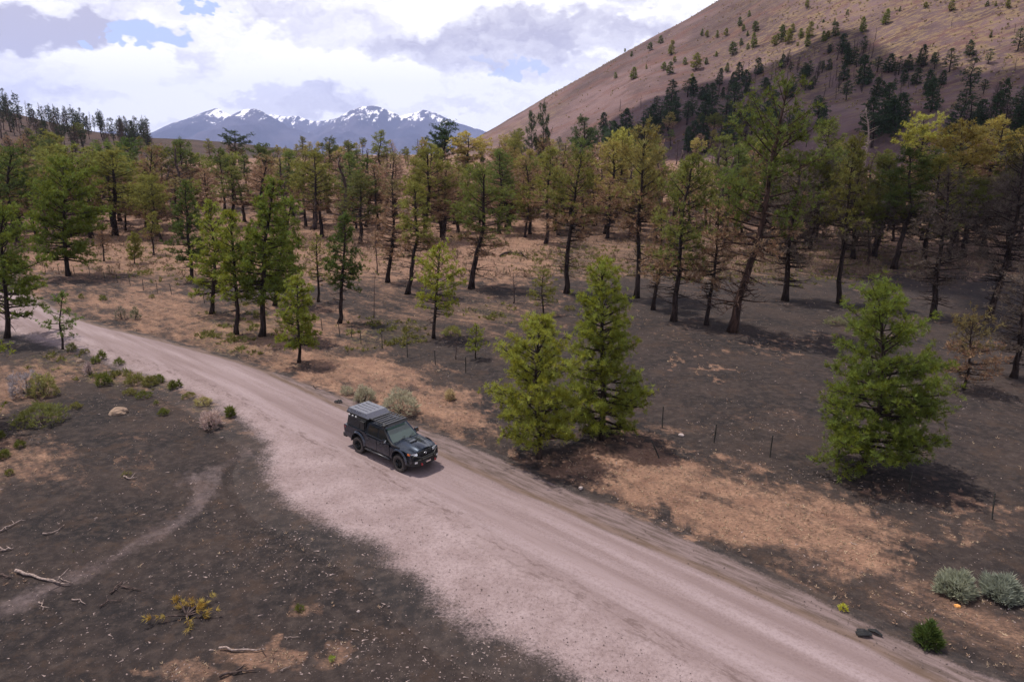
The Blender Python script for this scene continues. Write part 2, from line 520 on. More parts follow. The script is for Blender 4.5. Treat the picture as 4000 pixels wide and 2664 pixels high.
# ------------------------------------------------------------------ the lie of the land
ROAD_O = np.array([0.0, 30.0])
RD, RN = np.array([math.cos(ROAD_A), math.sin(ROAD_A)]), np.array([-math.sin(ROAD_A), math.cos(ROAD_A)])
def to_so(x, y):
    dx, dy = np.asarray(x, float) - ROAD_O[0], np.asarray(y, float) - ROAD_O[1]
    return dx * RD[0] + dy * RD[1], dx * RN[0] + dy * RN[1]
def curve_so(pts):
    so = sorted(tuple(float(v) for v in to_so(*flat(a, b))) for a, b in pts)
    return np.array([q[0] for q in so]), np.array([q[1] for q in so])
E_R = curve_so([(175, 730), (225, 746), (287, 761), (375, 782), (450, 802), (550, 830), (719, 888), (824, 928), (974, 988), (1020, 1005),
                (1125, 1047), (1195, 1077), (1297, 1128), (1427, 1173), (1597, 1251), (1777, 1333), (1927, 1403), (2102, 1483), (2277, 1558)])
E_r = curve_so([(1177, 1128), (1257, 1158), (1377, 1213), (1527, 1278), (1677, 1343), (1827, 1413), (1977, 1483), (2127, 1563)])
E_l = curve_so([(25, 756), (87, 776), (140, 790), (200, 802), (250, 820), (300, 837), (375, 862), (450, 890), (500, 912), (537, 934), (600, 974),
                (663, 1012), (775, 1065), (845, 1096), (915, 1138), (1020, 1205), (1125, 1285), (1230, 1348), (1354, 1422), (1602, 1563)])
E_a = curve_so([(631, 1033), (649, 1093), (677, 1128), (719, 1163), (796, 1184), (855, 1222), (932, 1261), (985, 1299), (1037, 1348), (1090, 1390),
                (1153, 1432), (1242, 1458), (1342, 1513), (1387, 1563)])
def lin(c, s):
    s = np.asarray(s, float)
    v = np.interp(s, c[0], c[1])
    return v
def road_R(s): return lin(E_R, s)
def road_r(s): return np.where(s < E_r[0][0], np.minimum(road_R(s) - .35, np.interp(s, [E_r[0][0] - 25, E_r[0][0]], [road_R(E_r[0][0] - 25) - .4, E_r[1][0]])), lin(E_r, s))
def road_l(s): return lin(E_l, s)
def road_L(s):
    return np.where(s < E_a[0][0], np.minimum(road_l(s), np.interp(s, [E_a[0][0] - 3.5, E_a[0][0]], [0.0, E_a[1][0]]) + 0 * s), np.minimum(lin(E_a, s), road_l(s)))
def road_bend(s):
    """beyond the left edge of the picture the road keeps going and bends gently away"""
    return -.004 * np.maximum(0, -s - 66) ** 2

CONE = (560.0, 700.0, 628.0, math.tan(R(28.9)))
def z_cone(x, y):
    x = np.asarray(x, float); y = np.asarray(y, float)
    ang = np.arctan2(y - CONE[1], x - CONE[0])
    r = np.hypot(x - CONE[0], y - CONE[1])
    gul = 7.0 * fbm(ang * 14, r * .005, 5, 5) + 2.2 * fbm(x * .03, y * .03, 9, 4) * sstep(0, 60, CONE[2] - r)
    d = CONE[2] - r
    # on the near right flank: a bench with a lip, then the long slope
    right = sstep(R(9), R(17), np.arctan2(x, np.maximum(y, 1)))
    k = 12.0
    soft = k * np.log1p(np.exp(np.clip(d / k, -30, 30)))
    z_left = CONE[3] * soft
    dd = d + 10
    z_bench = 25 * sstep(0, 62, dd) + CONE[3] * 1.13 * 12 * np.log1p(np.exp(np.clip((dd - 80) / 12, -30, 60)))
    z = z_left * (1 - right) + z_bench * right
    top = 285.0
    return np.minimum(z, top - .25 * np.maximum(0, 60 - r)) + gul * sstep(5, 40, d) * .8 + z_ground(x, y) - 3.5 - 8 * sstep(-8, -40, d)
def z_hill(x, y):
    x = np.asarray(x, float); y = np.asarray(y, float)
    b = 56 * np.exp(-((x + 455) / 175) ** 2 - ((y - 420) / 150) ** 2) + 5 * np.exp(-((x + 190) / 60) ** 2 - ((y - 470) / 90) ** 2)
    return z_ground(x, y) + b - 2.2 + 4 * fbm(x * .012, y * .012, 31, 4) * sstep(0, 10, b)
def z_ground(x, y):
    x = np.asarray(x, float); y = np.asarray(y, float)
    r = np.hypot(x, y)
    s, o = to_so(x, y)
    away = np.maximum(sstep(.3, 5, o - road_R(s)), sstep(1.2, 7, road_L(s) - o))
    away = np.where((s < -70) | (s > 45), 1, away)
    z = away * (.55 * fbm(x / 11, y / 11, 3, 4) + .10 * fbm(x / 1.8, y / 1.8, 4, 3))
    z = z + 12.0 * sstep(105, 330, y) * sstep(20, 90, r) + sstep(120, 300, r) * 2.5 * fbm(x / 60, y / 60, 12, 3)
    return z - 55 * sstep(520, 3500, r)
def gz(x, y):
    g = z_ground(x, y)
    g = np.maximum(g, np.where(np.hypot(np.asarray(x) - CONE[0], np.asarray(y) - CONE[1]) < CONE[2] + 40, z_cone(x, y), -99))
    return np.maximum(g, np.where(np.asarray(x) < -90, z_hill(x, y), -99))
def hit(dx, dy, tmax=1500.0):
    r = ray(dx * S, dy * S)
    t = np.concatenate([np.arange(10, 300, .1), np.arange(300, tmax, .5)])
    x, y, z = r[0] * t, r[1] * t, CAM_H + r[2] * t
    b = z < gz(x, y)
    if not b.any():
        return None
    k = int(np.argmax(b))
    return np.array([x[k], y[k], float(gz(x[k], y[k]))])
def px_per_m(p):
    return FPX / (p[1] * math.cos(PITCH) + (CAM_H - p[2]) * math.sin(PITCH))

# ------------------------------------------------------------------ ground sheet
def in_poly(px, py, poly):
    r = np.zeros(px.shape, bool)
    n = len(poly)
    for i in range(n):
        x1, y1 = poly[i]; x2, y2 = poly[(i + 1) % n]
        c = (y1 > py) != (y2 > py)
        xi = (x2 - x1) * (py - y1) / ((y2 - y1) if y2 != y1 else 1e-9) + x1
        r ^= c & (px < xi)
    return r
STRAW = [([(1080, 1040), (1300, 1020), (1480, 995), (1560, 1010), (1700, 1090), (1860, 1120), (2060, 1200), (2110, 1280), (1990, 1350), (1800, 1290), (1620, 1230), (1400, 1150), (1250, 1095)], .84),
         ([(1297, 1128), (1600, 1240), (1800, 1290), (1990, 1350), (2110, 1280), (2354, 1400), (2600, 1500), (2600, 1800), (2280, 1560), (1900, 1392), (1600, 1252)], .46),
         ([(590, 835), (700, 790), (860, 790), (960, 850), (1090, 880), (1150, 950), (1150, 1020), (1050, 1015), (950, 975), (820, 925), (700, 880)], .82),
         ([(40, 650), (430, 650), (480, 700), (600, 740), (760, 780), (860, 800), (700, 880), (550, 830), (450, 800), (175, 729), (40, 690)], .74),
         ([(480, 690), (760, 690), (900, 760), (760, 800), (600, 790), (480, 740)], .75),
         ([(700, 640), (960, 640), (1250, 670), (1300, 730), (1130, 800), (900, 760)], .48),
         ([(1120, 690), (1330, 690), (1330, 740), (1150, 740)], .75),
         ([(0, 640), (0, 480), (1300, 480), (1300, 650), (700, 660)], .82),
         ([(1300, 480), (2400, 480), (2400, 640), (1300, 650)], .6),
         ([(-200, 480), (-200, 330), (2600, 330), (2600, 480)], .8),  # lit far ground: sunlight is put into the straw tone, next patch too
         ([(700, 380), (1600, 380), (1600, 470), (700, 470)], .85),
         ([(2050, 440), (2260, 440), (2260, 530), (2050, 530)], .8),
         ([(-100, 830), (180, 800), (330, 848), (450, 893), (560, 955), (610, 985), (560, 1010), (440, 960), (330, 905), (200, 880), (130, 905), (-100, 1000)], .66),
         ([(-100, 985), (150, 1000), (260, 1080), (60, 1112), (-100, 1125)], .6),
         ([(250, 1030), (340, 1010), (350, 1080), (280, 1110)], .52)]
STRAW_E = [(560, 1520, 95, 45, .8), (420, 1556, 60, 26, .7), (770, 1515, 75, 26, .62), (690, 1398, 34, 22, .6), (765, 1395, 30, 16, .5), (600, 1480, 40, 20, .7),
           (1600, 845, 62, 12, .85), (1500, 828, 40, 8, .7), (2215, 1167, 62, 24, .85), (2035, 1168, 32, 14, .8), (1990, 1118, 30, 10, .7), (2090, 1130, 40, 10, .6), (1890, 1110, 30, 9, .6),
           (2260, 1225, 90, 26, .72), (2120, 1245, 90, 20, .6), (1960, 1240, 110, 34, .7), (2080, 745, 60, 16, .6), (1830, 790, 70, 14, .6), (1900, 765, 60, 12, .55), (1740, 800, 60, 9, .55),
           (1600, 780, 60, 10, .55), (1420, 745, 60, 20, .5), (1560, 760, 40, 8, .5), (1350, 1000, 60, 12, .5), (40, 1300, 22, 22, .6), (5, 1340, 14, 20, .6), (435, 1412, 60, 18, .35)]
TRACK = [[(575, 1028), (600, 1045), (540, 1066), (505, 1095), (520, 1120), (470, 1165), (455, 1190), (375, 1238), (290, 1275), (210, 1320), (100, 1375), (-60, 1450), (-60, 1400), (60, 1350), (150, 1325), (230, 1285), (330, 1225), (420, 1175), (450, 1130), (430, 1105), (395, 1100), (470, 1070), (520, 1048)]]
GREEN = [(560, 760, 120, 60, .8), (300, 870, 130, 30, .9), (480, 930, 60, 24, .7), (880, 770, 110, 40, .8), (1300, 600, 160, 40, .5), (1700, 600, 500, 60, .35), (2150, 500, 110, 40, .9),
         (120, 830, 90, 30, .6), (1120, 720, 60, 20, .7), (560, 600, 400, 60, .3), (1480, 980, 0, 0, 0)]
def ground_masks(x, y, z):
    u, v = project(x, y, z)
    du, dv = u / S, v / S
    pxm = FPX / np.maximum(y, 8) / S
    w1, w2 = fbm(x * .35, y * .35, 41, 4, .6), fbm(x * .35 + 50, y * .35, 43, 4, .6)
    amp = np.clip(pxm * 1.8, 6, 46)
    a, b = du + w1 * amp * 2.2, dv + w2 * amp * 1.3
    m = np.zeros((len(x), 3))
    front = y > 3
    st = np.clip(.10 + .55 * fbm(x * .16, y * .16, 47, 4), 0.03, .38)
    jit = [(fbm(x * .9 + 31 * q, y * .9, 90 + q, 3, .6), fbm(x * .9, y * .9 + 27 * q, 70 + q, 3, .6)) for q in range(5)]
    for poly, w in STRAW:
        f = sum(in_poly(a + j1 * amp * 6, b + j2 * amp * 3.5 + (q - 2) * amp * .35, poly).astype(float) for q, (j1, j2) in enumerate(jit)) / 5
        st = np.where(front, np.maximum(st, w * f), st)
    for ex, ey, rx, ry, w in STRAW_E:
        q = ((a + jit[0][0] * amp * 5 - ex) / rx) ** 2 + ((b + jit[0][1] * amp * 3 - ey) / ry) ** 2
        st = np.where(front, np.maximum(st, w * .85 * (1 - sstep(.2, 1.6, q))), st)
    outside = (~front) | (du < -150) | (du > 2500) | (dv > 1650)
    st = np.where(outside, .35 + .5 * fbm(x / 7, y / 7, 77, 4), st)
    tr = np.zeros(len(x))
    for poly in TRACK:
        f = sum(in_poly(du + w1 * 20 + j1 * 30, dv + w2 * 14 + j2 * 22 + (q - 2) * 5, poly).astype(float) for q, (j1, j2) in enumerate(jit)) / 5
        tr = np.where(front, np.maximum(tr, .66 * f), tr)
    s, o = to_so(x, y)
    gr = np.zeros(len(x))
    for ex, ey, rx, ry, w in GREEN:
        if rx:
            q = ((a - ex) / rx) ** 2 + ((b - ey) / ry) ** 2
            gr = np.where(front, np.maximum(gr, w * (1 - sstep(.4, 1.2, q))), gr)
    m[:, 0], m[:, 1], m[:, 2] = st, tr, gr
    return m
def build_ground():
    th = np.concatenate([np.arange(-43, 43.001, .16), np.arange(46, 317, 4.0)])
    th = np.radians(np.sort(th)); nt = len(th)
    rr = np.concatenate([[1.0, 4, 8, 11], np.geomspace(13, 130, 250), np.geomspace(132, 900, 90), np.geomspace(950, 23000, 40)])
    T, RR = np.meshgrid(th, rr)
    x, y = (RR * np.sin(T)).ravel(), (RR * np.cos(T)).ravel()
    z = z_ground(x, y)
    s, o = to_so(x, y)
    # sink the bed under the road sheet, so the two never share a plane
    on = (o < road_R(s) + 1.0) & (o > road_L(s) - 2.7) & (s > -75) & (s < 50)
    z = np.where(on, z - .06, z)
    m = ground_masks(x, y, z)
    i = np.arange(len(rr) - 1)[:, None] * nt; j = np.arange(nt)[None, :]; k = (j + 1) % nt
    Q = np.stack([i + j, i + nt + j, i + nt + k, i + k], -1).reshape(-1, 4)
    Vv = np.stack([x, y, z], -1)
    c = len(Vv)
    Vv = np.concatenate([Vv, [[0, 0, float(z_ground(0, 0))]]]); m = np.concatenate([m, m[:1]])
    Tt = np.stack([np.full(nt, c), np.arange(nt), (np.arange(nt) + 1) % nt], -1)
    me = mesh_np('ground', Vv, [Q[:, ::-1], Tt[:, ::-1]], ground_material(), smooth=True, attrs={'mask': ('POINT', m)})
    tag(ob('ground', me), kind='structure')
build_ground()

# ------------------------------------------------------------------ road
def build_road():
    ss = np.arange(-72, 47, .16)
    nv = 60
    L, Rr, l, r = road_L(ss) - 2.6, road_R(ss) + .9, road_l(ss), road_r(ss)
    L = np.convolve(np.pad(L, 6, 'edge'), np.ones(13) / 13, 'valid'); Rr = np.convolve(np.pad(Rr, 6, 'edge'), np.ones(13) / 13, 'valid')
    tt = np.linspace(0, 1, nv)
    O = L[:, None] + (Rr - L)[:, None] * tt[None, :]
    SS = np.repeat(ss[:, None], nv, 1)
    OO = O + road_bend(SS)
    x = ROAD_O[0] + SS * RD[0] + OO * RN[0]
    y = ROAD_O[1] + SS * RD[1] + OO * RN[1]
    eL, eR = O - (L + 2.6)[:, None], (Rr - .9)[:, None] - O
    wob = .5 * fbm(SS * .5, OO * .5, 61, 4)
    edge = np.minimum(sstep(-2.3, 1.1 + 0 * eL, eL + wob * 1.8), sstep(-.45, .35, eR + wob * .8))
    shoulder = sstep(-.3, .7, O - (r - .05)[:, None] + wob * .25)
    apron = sstep(-1.6, .5, (l + .1)[:, None] - O + wob * .5)
    crown = .05 * (1 - ((O - l[:, None]) / np.maximum((r - l)[:, None], 1) * 2 - 1) ** 2)
    crown = np.clip(crown, -.03, .05)
    z = z_ground(x, y) * 0 + np.maximum(crown, -.012) + .012 * fbm(SS * .4, OO * 3.2, 64, 3) * (apron + shoulder) * 2 + .02
    out = 1 - np.minimum(sstep(0, .8, eL + 2.6), sstep(0, .7, eR + .9))
    z = z * (1 - out) + (z_ground(x, y) - .09) * out
    z = np.where(edge < .5, np.maximum(z, z_ground(x, y) + .006 - .09 * out), z)
    n = len(ss)
    i = np.arange(n - 1)[:, None] * nv; j = np.arange(nv - 1)[None, :]
    Q = np.stack([i + j, i + nv + j, i + nv + j + 1, i + j + 1], -1).reshape(-1, 4)
    V = np.stack([x, y, z], -1).reshape(-1, 3)
    me = mesh_np('road', V, Q, road_material(), smooth=True,
                 attrs={'mask': ('POINT', ground_masks(x.ravel(), y.ravel(), z.ravel())), 'road': ('POINT', np.stack([edge, shoulder, apron], -1).reshape(-1, 3)),
                        'lane': ('POINT', np.stack([SS, O, np.clip((O - l[:, None]) / np.maximum((r - l)[:, None], 1), -.5, 1.5)], -1).reshape(-1, 3))})
    tag(ob('road', me), kind='structure')
build_road()

# ------------------------------------------------------------------ cinder cone, left hill, far mountains
def grid_mesh(name, x0, x1, nx, y0, y1, ny, zf, mat, attr=None, keep=None):
    X, Y = np.meshgrid(np.linspace(x0, x1, nx), np.linspace(y0, y1, ny))
    x, y = X.ravel(), Y.ravel()
    z = zf(x, y)
    i = np.arange(ny - 1)[:, None] * nx; j = np.arange(nx - 1)[None, :]
    Q = np.stack([i + j, i + j + 1, i + nx + j + 1, i + nx + j], -1).reshape(-1, 4)
    if keep is not None:
        kv = keep(x, y, z)
        Q = Q[kv[Q].any(1)]
    at = {k: ('POINT', f(x, y, z)) for k, f in (attr or {}).items()}
    return tag(ob(name, mesh_np(name, np.stack([x, y, z], -1), Q, mat, smooth=True, attrs=at)), kind='structure')
def cone_veg(x, y, z):
    u, v = project(x, y, z); du, dv = u / S, v / S
    a = sstep(1500, 2100, du + 300 * fbm(x * .01, y * .01, 3)) * sstep(420, 120, dv)
    b = .75 * sstep(.02, .2, fbm(x * .014, y * .014, 8, 4))
    return np.clip(.12 + a * .75 + b * .6, 0, 1)
grid_mesh('cinder_cone', -90, 1120, 240, 80, 1300, 240, z_cone, slope_material('cone_cinder', (0.128, 0.08413, 0.08782), (0.06642, 0.04428, 0.04723), (0.1539, 0.1092, 0.06494), (0.09882, 0.04723, 0.03985)),
          {'veg': cone_veg}, lambda x, y, z: np.hypot(x - CONE[0], y - CONE[1]) < CONE[2] + 25)
grid_mesh('hillside', -1000, -60, 150, 120, 900, 130, z_hill, slope_material('hill_cinder', (0.0588, 0.03864, 0.03528), (0.03024, 0.02184, 0.02184), (0.063, 0.0504, 0.03528), (0.0714, 0.04032, 0.03528)),
          {'veg': lambda x, y, z: np.full(len(x), .35)}, lambda x, y, z: z > z_ground(x, y) - 3)

def build_mountains():
    # ridge crests: (D x, D y) skyline points, at a distance of their own
    ridges = [(15600, [(150, 335), (330, 309), (420, 276), (470, 257), (505, 249), (525, 261), (560, 275), (620, 295), (700, 318), (760, 335)], .42),
              (14600, [(420, 335), (480, 300), (530, 266), (560, 253), (585, 251), (612, 260), (640, 272), (680, 292), (740, 312), (820, 335)], .40),
              (18200, [(560, 300), (620, 262), (655, 268), (690, 264), (715, 276), (745, 274), (790, 268), (815, 262), (850, 262), (900, 280)], .60),
              (16200, [(640, 335), (720, 305), (770, 274), (800, 258), (835, 246), (862, 242), (890, 252), (915, 265), (945, 285), (1010, 310), (1060, 335)], .44),
              (16800, [(820, 335), (880, 280), (925, 264), (950, 258), (975, 250), (1000, 258), (1040, 274), (1080, 291), (1130, 306), (1250, 335)], .42),
              (22000, [(-300, 322), (60, 318), (200, 302), (240, 299), (300, 305), (360, 314), (1200, 322), (1500, 318), (2700, 320)], .3)]
    nx, ny = 380, 170
    xs, ys = np.linspace(-15000, 13000, nx), np.linspace(9800, 22600, ny)
    X, Y = np.meshgrid(xs, ys)
    base = -55.0
    Z = np.full(X.shape, base)
    n1 = fbm(X / 2600, Y / 2600, 51, 5, .55)
    rid = 1 - 2.2 * np.abs(fbm(X / 1500 + .4 * n1, Y / 2600, 52, 5, .55))
    SN = np.zeros(X.shape)
    for dist, pts, slope in ridges:
        px, pz = [], []
        for a, b in pts:
            r = ray(a * S, b * S); t = dist / r[1]
            px.append(r[0] * t); pz.append(CAM_H + r[2] * t)
        h = np.interp(X + 260 * fbm(X / 900, Y / 900, 58, 4), px, pz, left=base - 400, right=base - 400)
        dy = Y - dist - 420 * n1
        fall = np.abs(dy) * slope * np.where(dy < 0, 1, .8)
        bulge = fall * (1 - .42 * np.clip(rid, -1, 1)) * (.9 + .3 * np.exp(-np.abs(dy) / 900))
        z = h - bulge + (60 * fbm(X / 420, Y / 420, 57, 4) - 130 * np.abs(fbm(X / 700, Y / 1100, 63, 5, .6)) + 22) * sstep(0, 600, h)
        z = np.where(h > base, z, base - 50)
        Z = np.maximum(Z, z)
    hh = sstep(260, 1150, Z)
    shade = fbm(X / 500, Y / 1500, 59, 5, .6)
    gully = np.clip(.75 - rid, -.6, 1)
    SN = np.clip(hh * (.80 + .6 * gully + 1.5 * shade) + np.where((X > -2900) & (X < 200) & (Y > 17000), .35, 0) * hh, 0, 1)
    SN = np.where(Z > 380, SN, 0)
    i = np.arange(ny - 1)[:, None] * nx; j = np.arange(nx - 1)[None, :]
    Q = np.stack([i + j, i + j + 1, i + nx + j + 1, i + nx + j], -1).reshape(-1, 4)
    keep = (Z > base + .5).ravel()
    Q = Q[keep[Q].any(1)]
    V = np.stack([X, Y, Z - 6], -1).reshape(-1, 3)
    tag(ob('mountain_range', mesh_np('mountain_range', V, Q, mountain_material(), smooth=True, attrs={'snow': ('POINT', SN.ravel())})), kind='structure')
build_mountains()
# ------------------------------------------------------------------ pines
GA = math.pi * (3 - math.sqrt(5))
def prof_fn(kind, t):
    if kind == 'cone':
        return (1 - t) ** .62 * (.62 + .38 * min(1, t / .2)) * 1.08 + .06
    if kind == 'oval':
        return (1 - t ** 2.6) * (.68 + .32 * min(1, t / .3)) * 1.04 + .08
    if kind == 'column':
        return (1 - t ** 3) * (.75 + .25 * min(1, t / .2)) * .95 + .08
    if kind == 'flat':
        return (1 - t ** 5) * (.35 + .65 * min(1, t / .55)) + .1
    return 1.0
def pine(name, seed, H, Wd, cb=.12, prof='cone', nb=60, tuft=.26, blade_n=14, bw=.075, dead=0, brown=0.0, gaps=.12, lean=0.0,
         trunk_r=None, twigs=7, dead_twigs=4, needles=True, fork=False, bark=None, sides=7, sparse=1.0, droop=0.0):
    """trunk with limbs, crown of needle tufts, dead lower branches: returns the meshes and the nominal size"""
    rng = np.random.default_rng(seed)
    tr = trunk_r or H * .017
    bark = bark or M_BARK
    n = 14
    tz = np.linspace(0, 1, n)
    wob = np.cumsum(rng.normal(0, .006 * H, (n, 2)), 0); wob -= wob[0]
    wob[:, 0] += lean * H * (tz ** 1.0) + .02 * H * np.sin(tz * 5 + seed)
    P = np.stack([wob[:, 0], wob[:, 1], tz * H - .15], -1)
    rad = tr * (1 - tz) ** .85 * (1 + .55 * np.exp(-tz * 26)) + .012 * H ** .5
    def at(h):
        return np.array([np.interp(h, tz, P[:, q]) for q in range(3)]), float(np.interp(h, tz, rad))
    A, DB = Acc(), Acc()
    A.tube(P, rad, sides)
    TC, TD, TS, TB = [], [], [], []
    def limb(h, azm, L, e, curl, r0, acc, sub, foliage, is_dead):
        p0, rr = at(h)
        dh = np.array([math.cos(azm), math.sin(azm), 0.])
        k = np.linspace(0, 1, 5)
        side = np.array([-dh[1], dh[0], 0]) * rng.normal(0, .10) * L
        pts = p0 + dh * (L * k)[:, None] + np.array([0, 0, 1.]) * (math.tan(e) * L * k * .8 + curl * L * k ** 2)[:, None] + side * (k ** 2)[:, None]
        acc.tube(pts, r0 * (1 - k) ** .8 + .006, 4 if is_dead else 5, cap=False)
        for q in range(sub):
            s_ = rng.uniform(.28, 1.0) if not is_dead else rng.uniform(.2, 1)
            c = np.array([np.interp(s_, k, pts[:, a]) for a in range(3)])
            ang = azm + rng.choice([-1, 1]) * R(rng.uniform(22, 75))
            tl = L * rng.uniform(.16, .40) * (1.25 - .6 * s_)
            td = np.array([math.cos(ang), math.sin(ang), rng.uniform(-.25, .8) - droop]); td /= np.linalg.norm(td)
            te = c + td * tl + np.array([0, 0, .12 * tl])
            acc.tube(np.stack([c, c + td * tl * .55, te]), np.array([.35, .25, .08]) * r0 * .7 + .004, 3, cap=False)
            if foliage:
                m = max(1, int(tl / (tuft * .62) * sparse + rng.uniform(0, 1)))
                for w in range(m):
                    f = (w + 1) / m
                    TC.append(c + (te - c) * f + rng.normal(0, .35, 3) * tuft); d = td * .8 + np.array([0, 0, .5]); TD.append(d / np.linalg.norm(d))
                    TS.append(tuft * rng.uniform(.7, 1.25)); TB.append(h)
        if foliage:
            for w in range(max(1, int(L * .55 / (tuft * 1.1) * sparse))):
                s_ = rng.uniform(.45, 1.0)
                c = np.array([np.interp(s_, k, pts[:, a]) for a in range(3)])
                d = dh * .5 + np.array([0, 0, .8]) + rng.normal(0, .3, 3)
                TC.append(c + d * .05); TD.append(d / np.linalg.norm(d)); TS.append(tuft * rng.uniform(.7, 1.2)); TB.append(h)
    az0 = rng.uniform(0, 6.28)
    for b in range(nb):
        t = (b + rng.uniform(0, 1)) / nb
        if rng.uniform() < gaps:
            continue
        h = cb + (1 - cb) * t * .985
        L = Wd / 2 * prof_fn(prof, t) * rng.uniform(.72, 1.14)
        e = R((-14 if prof == 'cone' else -3) + 60 * t ** 1.2 + rng.normal(0, 8)) if prof != 'flat' else R(-4 + 40 * t + rng.normal(0, 10))
        limb(h, az0 + b * GA + rng.normal(0, .3), L, e, rng.uniform(.02, .22), max(.014, at(h)[1] * .42), A,
             max(2, int(twigs * (.5 + L / (Wd / 2)))), needles, False)
    if fork:
        for q in range(2):
            limb(.62 + .1 * q, az0 + q * 2.6, Wd * .33, R(48), .35, at(.62)[1] * .75, A, twigs * 3, needles, False)
    for b in range(dead):
        h = rng.uniform(max(.12, cb * .3), cb + .3 * (1 - cb))
        L = Wd / 2 * rng.uniform(.3, .8)
        limb(h, rng.uniform(0, 6.28), L, R(rng.normal(-8, 12)), rng.uniform(-.1, .25), max(.012, at(h)[1] * .22), DB, dead_twigs, False, True)
    if needles:
        d = np.array([0, 0, 1.])
        for w in range(5):
            TC.append(at(.96 + .008 * w)[0]); TD.append(d); TS.append(tuft); TB.append(1.0)
    out = {'trunk': A.mesh('trunk', bark), 'H': H, 'W': Wd}
    if dead:
        out['dead_branches'] = DB.mesh('dead_branches', bark)
    if needles:
        TC, TD, TS, TB = np.array(TC), np.array(TD), np.array(TS), np.array(TB)
        lowb = TB < cb + (1 - cb) * brown + rng.normal(0, .05, len(TB)) if brown > 0 else np.zeros(len(TB), bool)
        for key, sel, mt in (('crown', ~lowb, M_NEEDLE), ('dry_needles', lowb, M_BROWN)):
            if sel.sum() > 3:
                V, F, ti = blades(rng, TC[sel], TD[sel], TS[sel], blade_n, bw, 1.15)
                out[key] = mesh_np(key, V, F, mt, attrs={'tint': ('FACE', ti)})
                out[key + '_n'] = int(sel.sum())
    return out

GREEN_A, GREEN_B, GREEN_C, GREEN_D = (.118, .132, .019), (.080, .100, .017), (.050, .068, .018), (.150, .158, .023)
OLIVE, YELLOW, BROWN, PINKB, DARK, DARKB = (.118, .116, .027), (.235, .19, .048), (.150, .092, .056), (.23, .148, .105), (.030, .046, .022), (.06, .047, .040)  # YELLOW puts the sunlit look into the crown colour
def plant_tree(pr, loc, height, width, rz, color, name, label, cat='tree', group=None, tilt=(0, 0), dry=BROWN):
    e = empty(name, loc, (tilt[0], tilt[1], rz), label, cat, group)
    sz = height / pr['H']; sw = width / pr['W'] if width else sz
    for key in ('trunk', 'crown', 'dry_needles', 'dead_branches'):
        if key in pr:
            o = ob(key, pr[key], e)
            o.scale = (sw, sw, sz)
            if key == 'crown': o.color = color + (1.0,)
            if key == 'dry_needles': o.color = dry + (1.0,)
            if key == 'dead_branches': o['kind'] = 'stuff'
    return e
def tree_px(pr, bx, by, tx, ty, wd, color, name, label, group=None, seed=0, dry=BROWN, lean=True, dist=None, wscale=1.0, wide_=1.02):
    """base and top as read off the photo; the base meets the ground, so distance and height follow"""
    if dist is None:
        p = hit(bx, by)
    else:
        r = ray(bx * S, 300); t = dist / r[1]; p = np.array([r[0] * t, dist, 0.]); p[2] = float(gz(p[0], p[1]))
    rt = ray(tx * S, ty * S)
    t = p[1] / rt[1]
    top = np.array([rt[0] * t, p[1], CAM_H + rt[2] * t])
    h = max(1.0, top[2] - p[2])
    w = wd * S / px_per_m(p) * wide_
    tilt = math.atan2(top[0] - p[0], h) if lean else 0.0
    rz = random.Random(seed).uniform(0, 6.28)
    e = plant_tree(pr, tuple(p), h / math.cos(tilt), w * wscale, 0, tuple(q * (1.1 if max(color) < .2 and color not in (GREEN_A, GREEN_B, GREEN_C, GREEN_D, OLIVE, BROWN, DARK, DARKB) else 1.0) for q in color), name, label, group=group, dry=dry)
    e.rotation_mode = 'XYZ'
    e.rotation_euler = (Matrix.Rotation(tilt, 3, 'Y') @ Matrix.Rotation(rz, 3, 'Z')).to_euler()
    return p, h, w

rnd = random.Random(11)
SECT = [(150, 'behind the road bend'), (330, 'behind the left meadow'), (480, 'beside the orange-brown pine'), (720, 'behind the roadside clump'), (900, 'behind the bare poles'), (1150, 'behind the big centre pine'),
        (1450, 'behind the tall ladder-branched pine'), (1680, 'behind the leaning black trunk'), (1900, 'behind the big old pine'), (2120, 'behind the broad lone pine'), (9999, 'near the right edge')]
def sector(dx):
    return [n for m, n in SECT if dx < m][0]
def sized(h, a, b):
    return 'short' if h < a else ('tall' if h > b else 'middling')
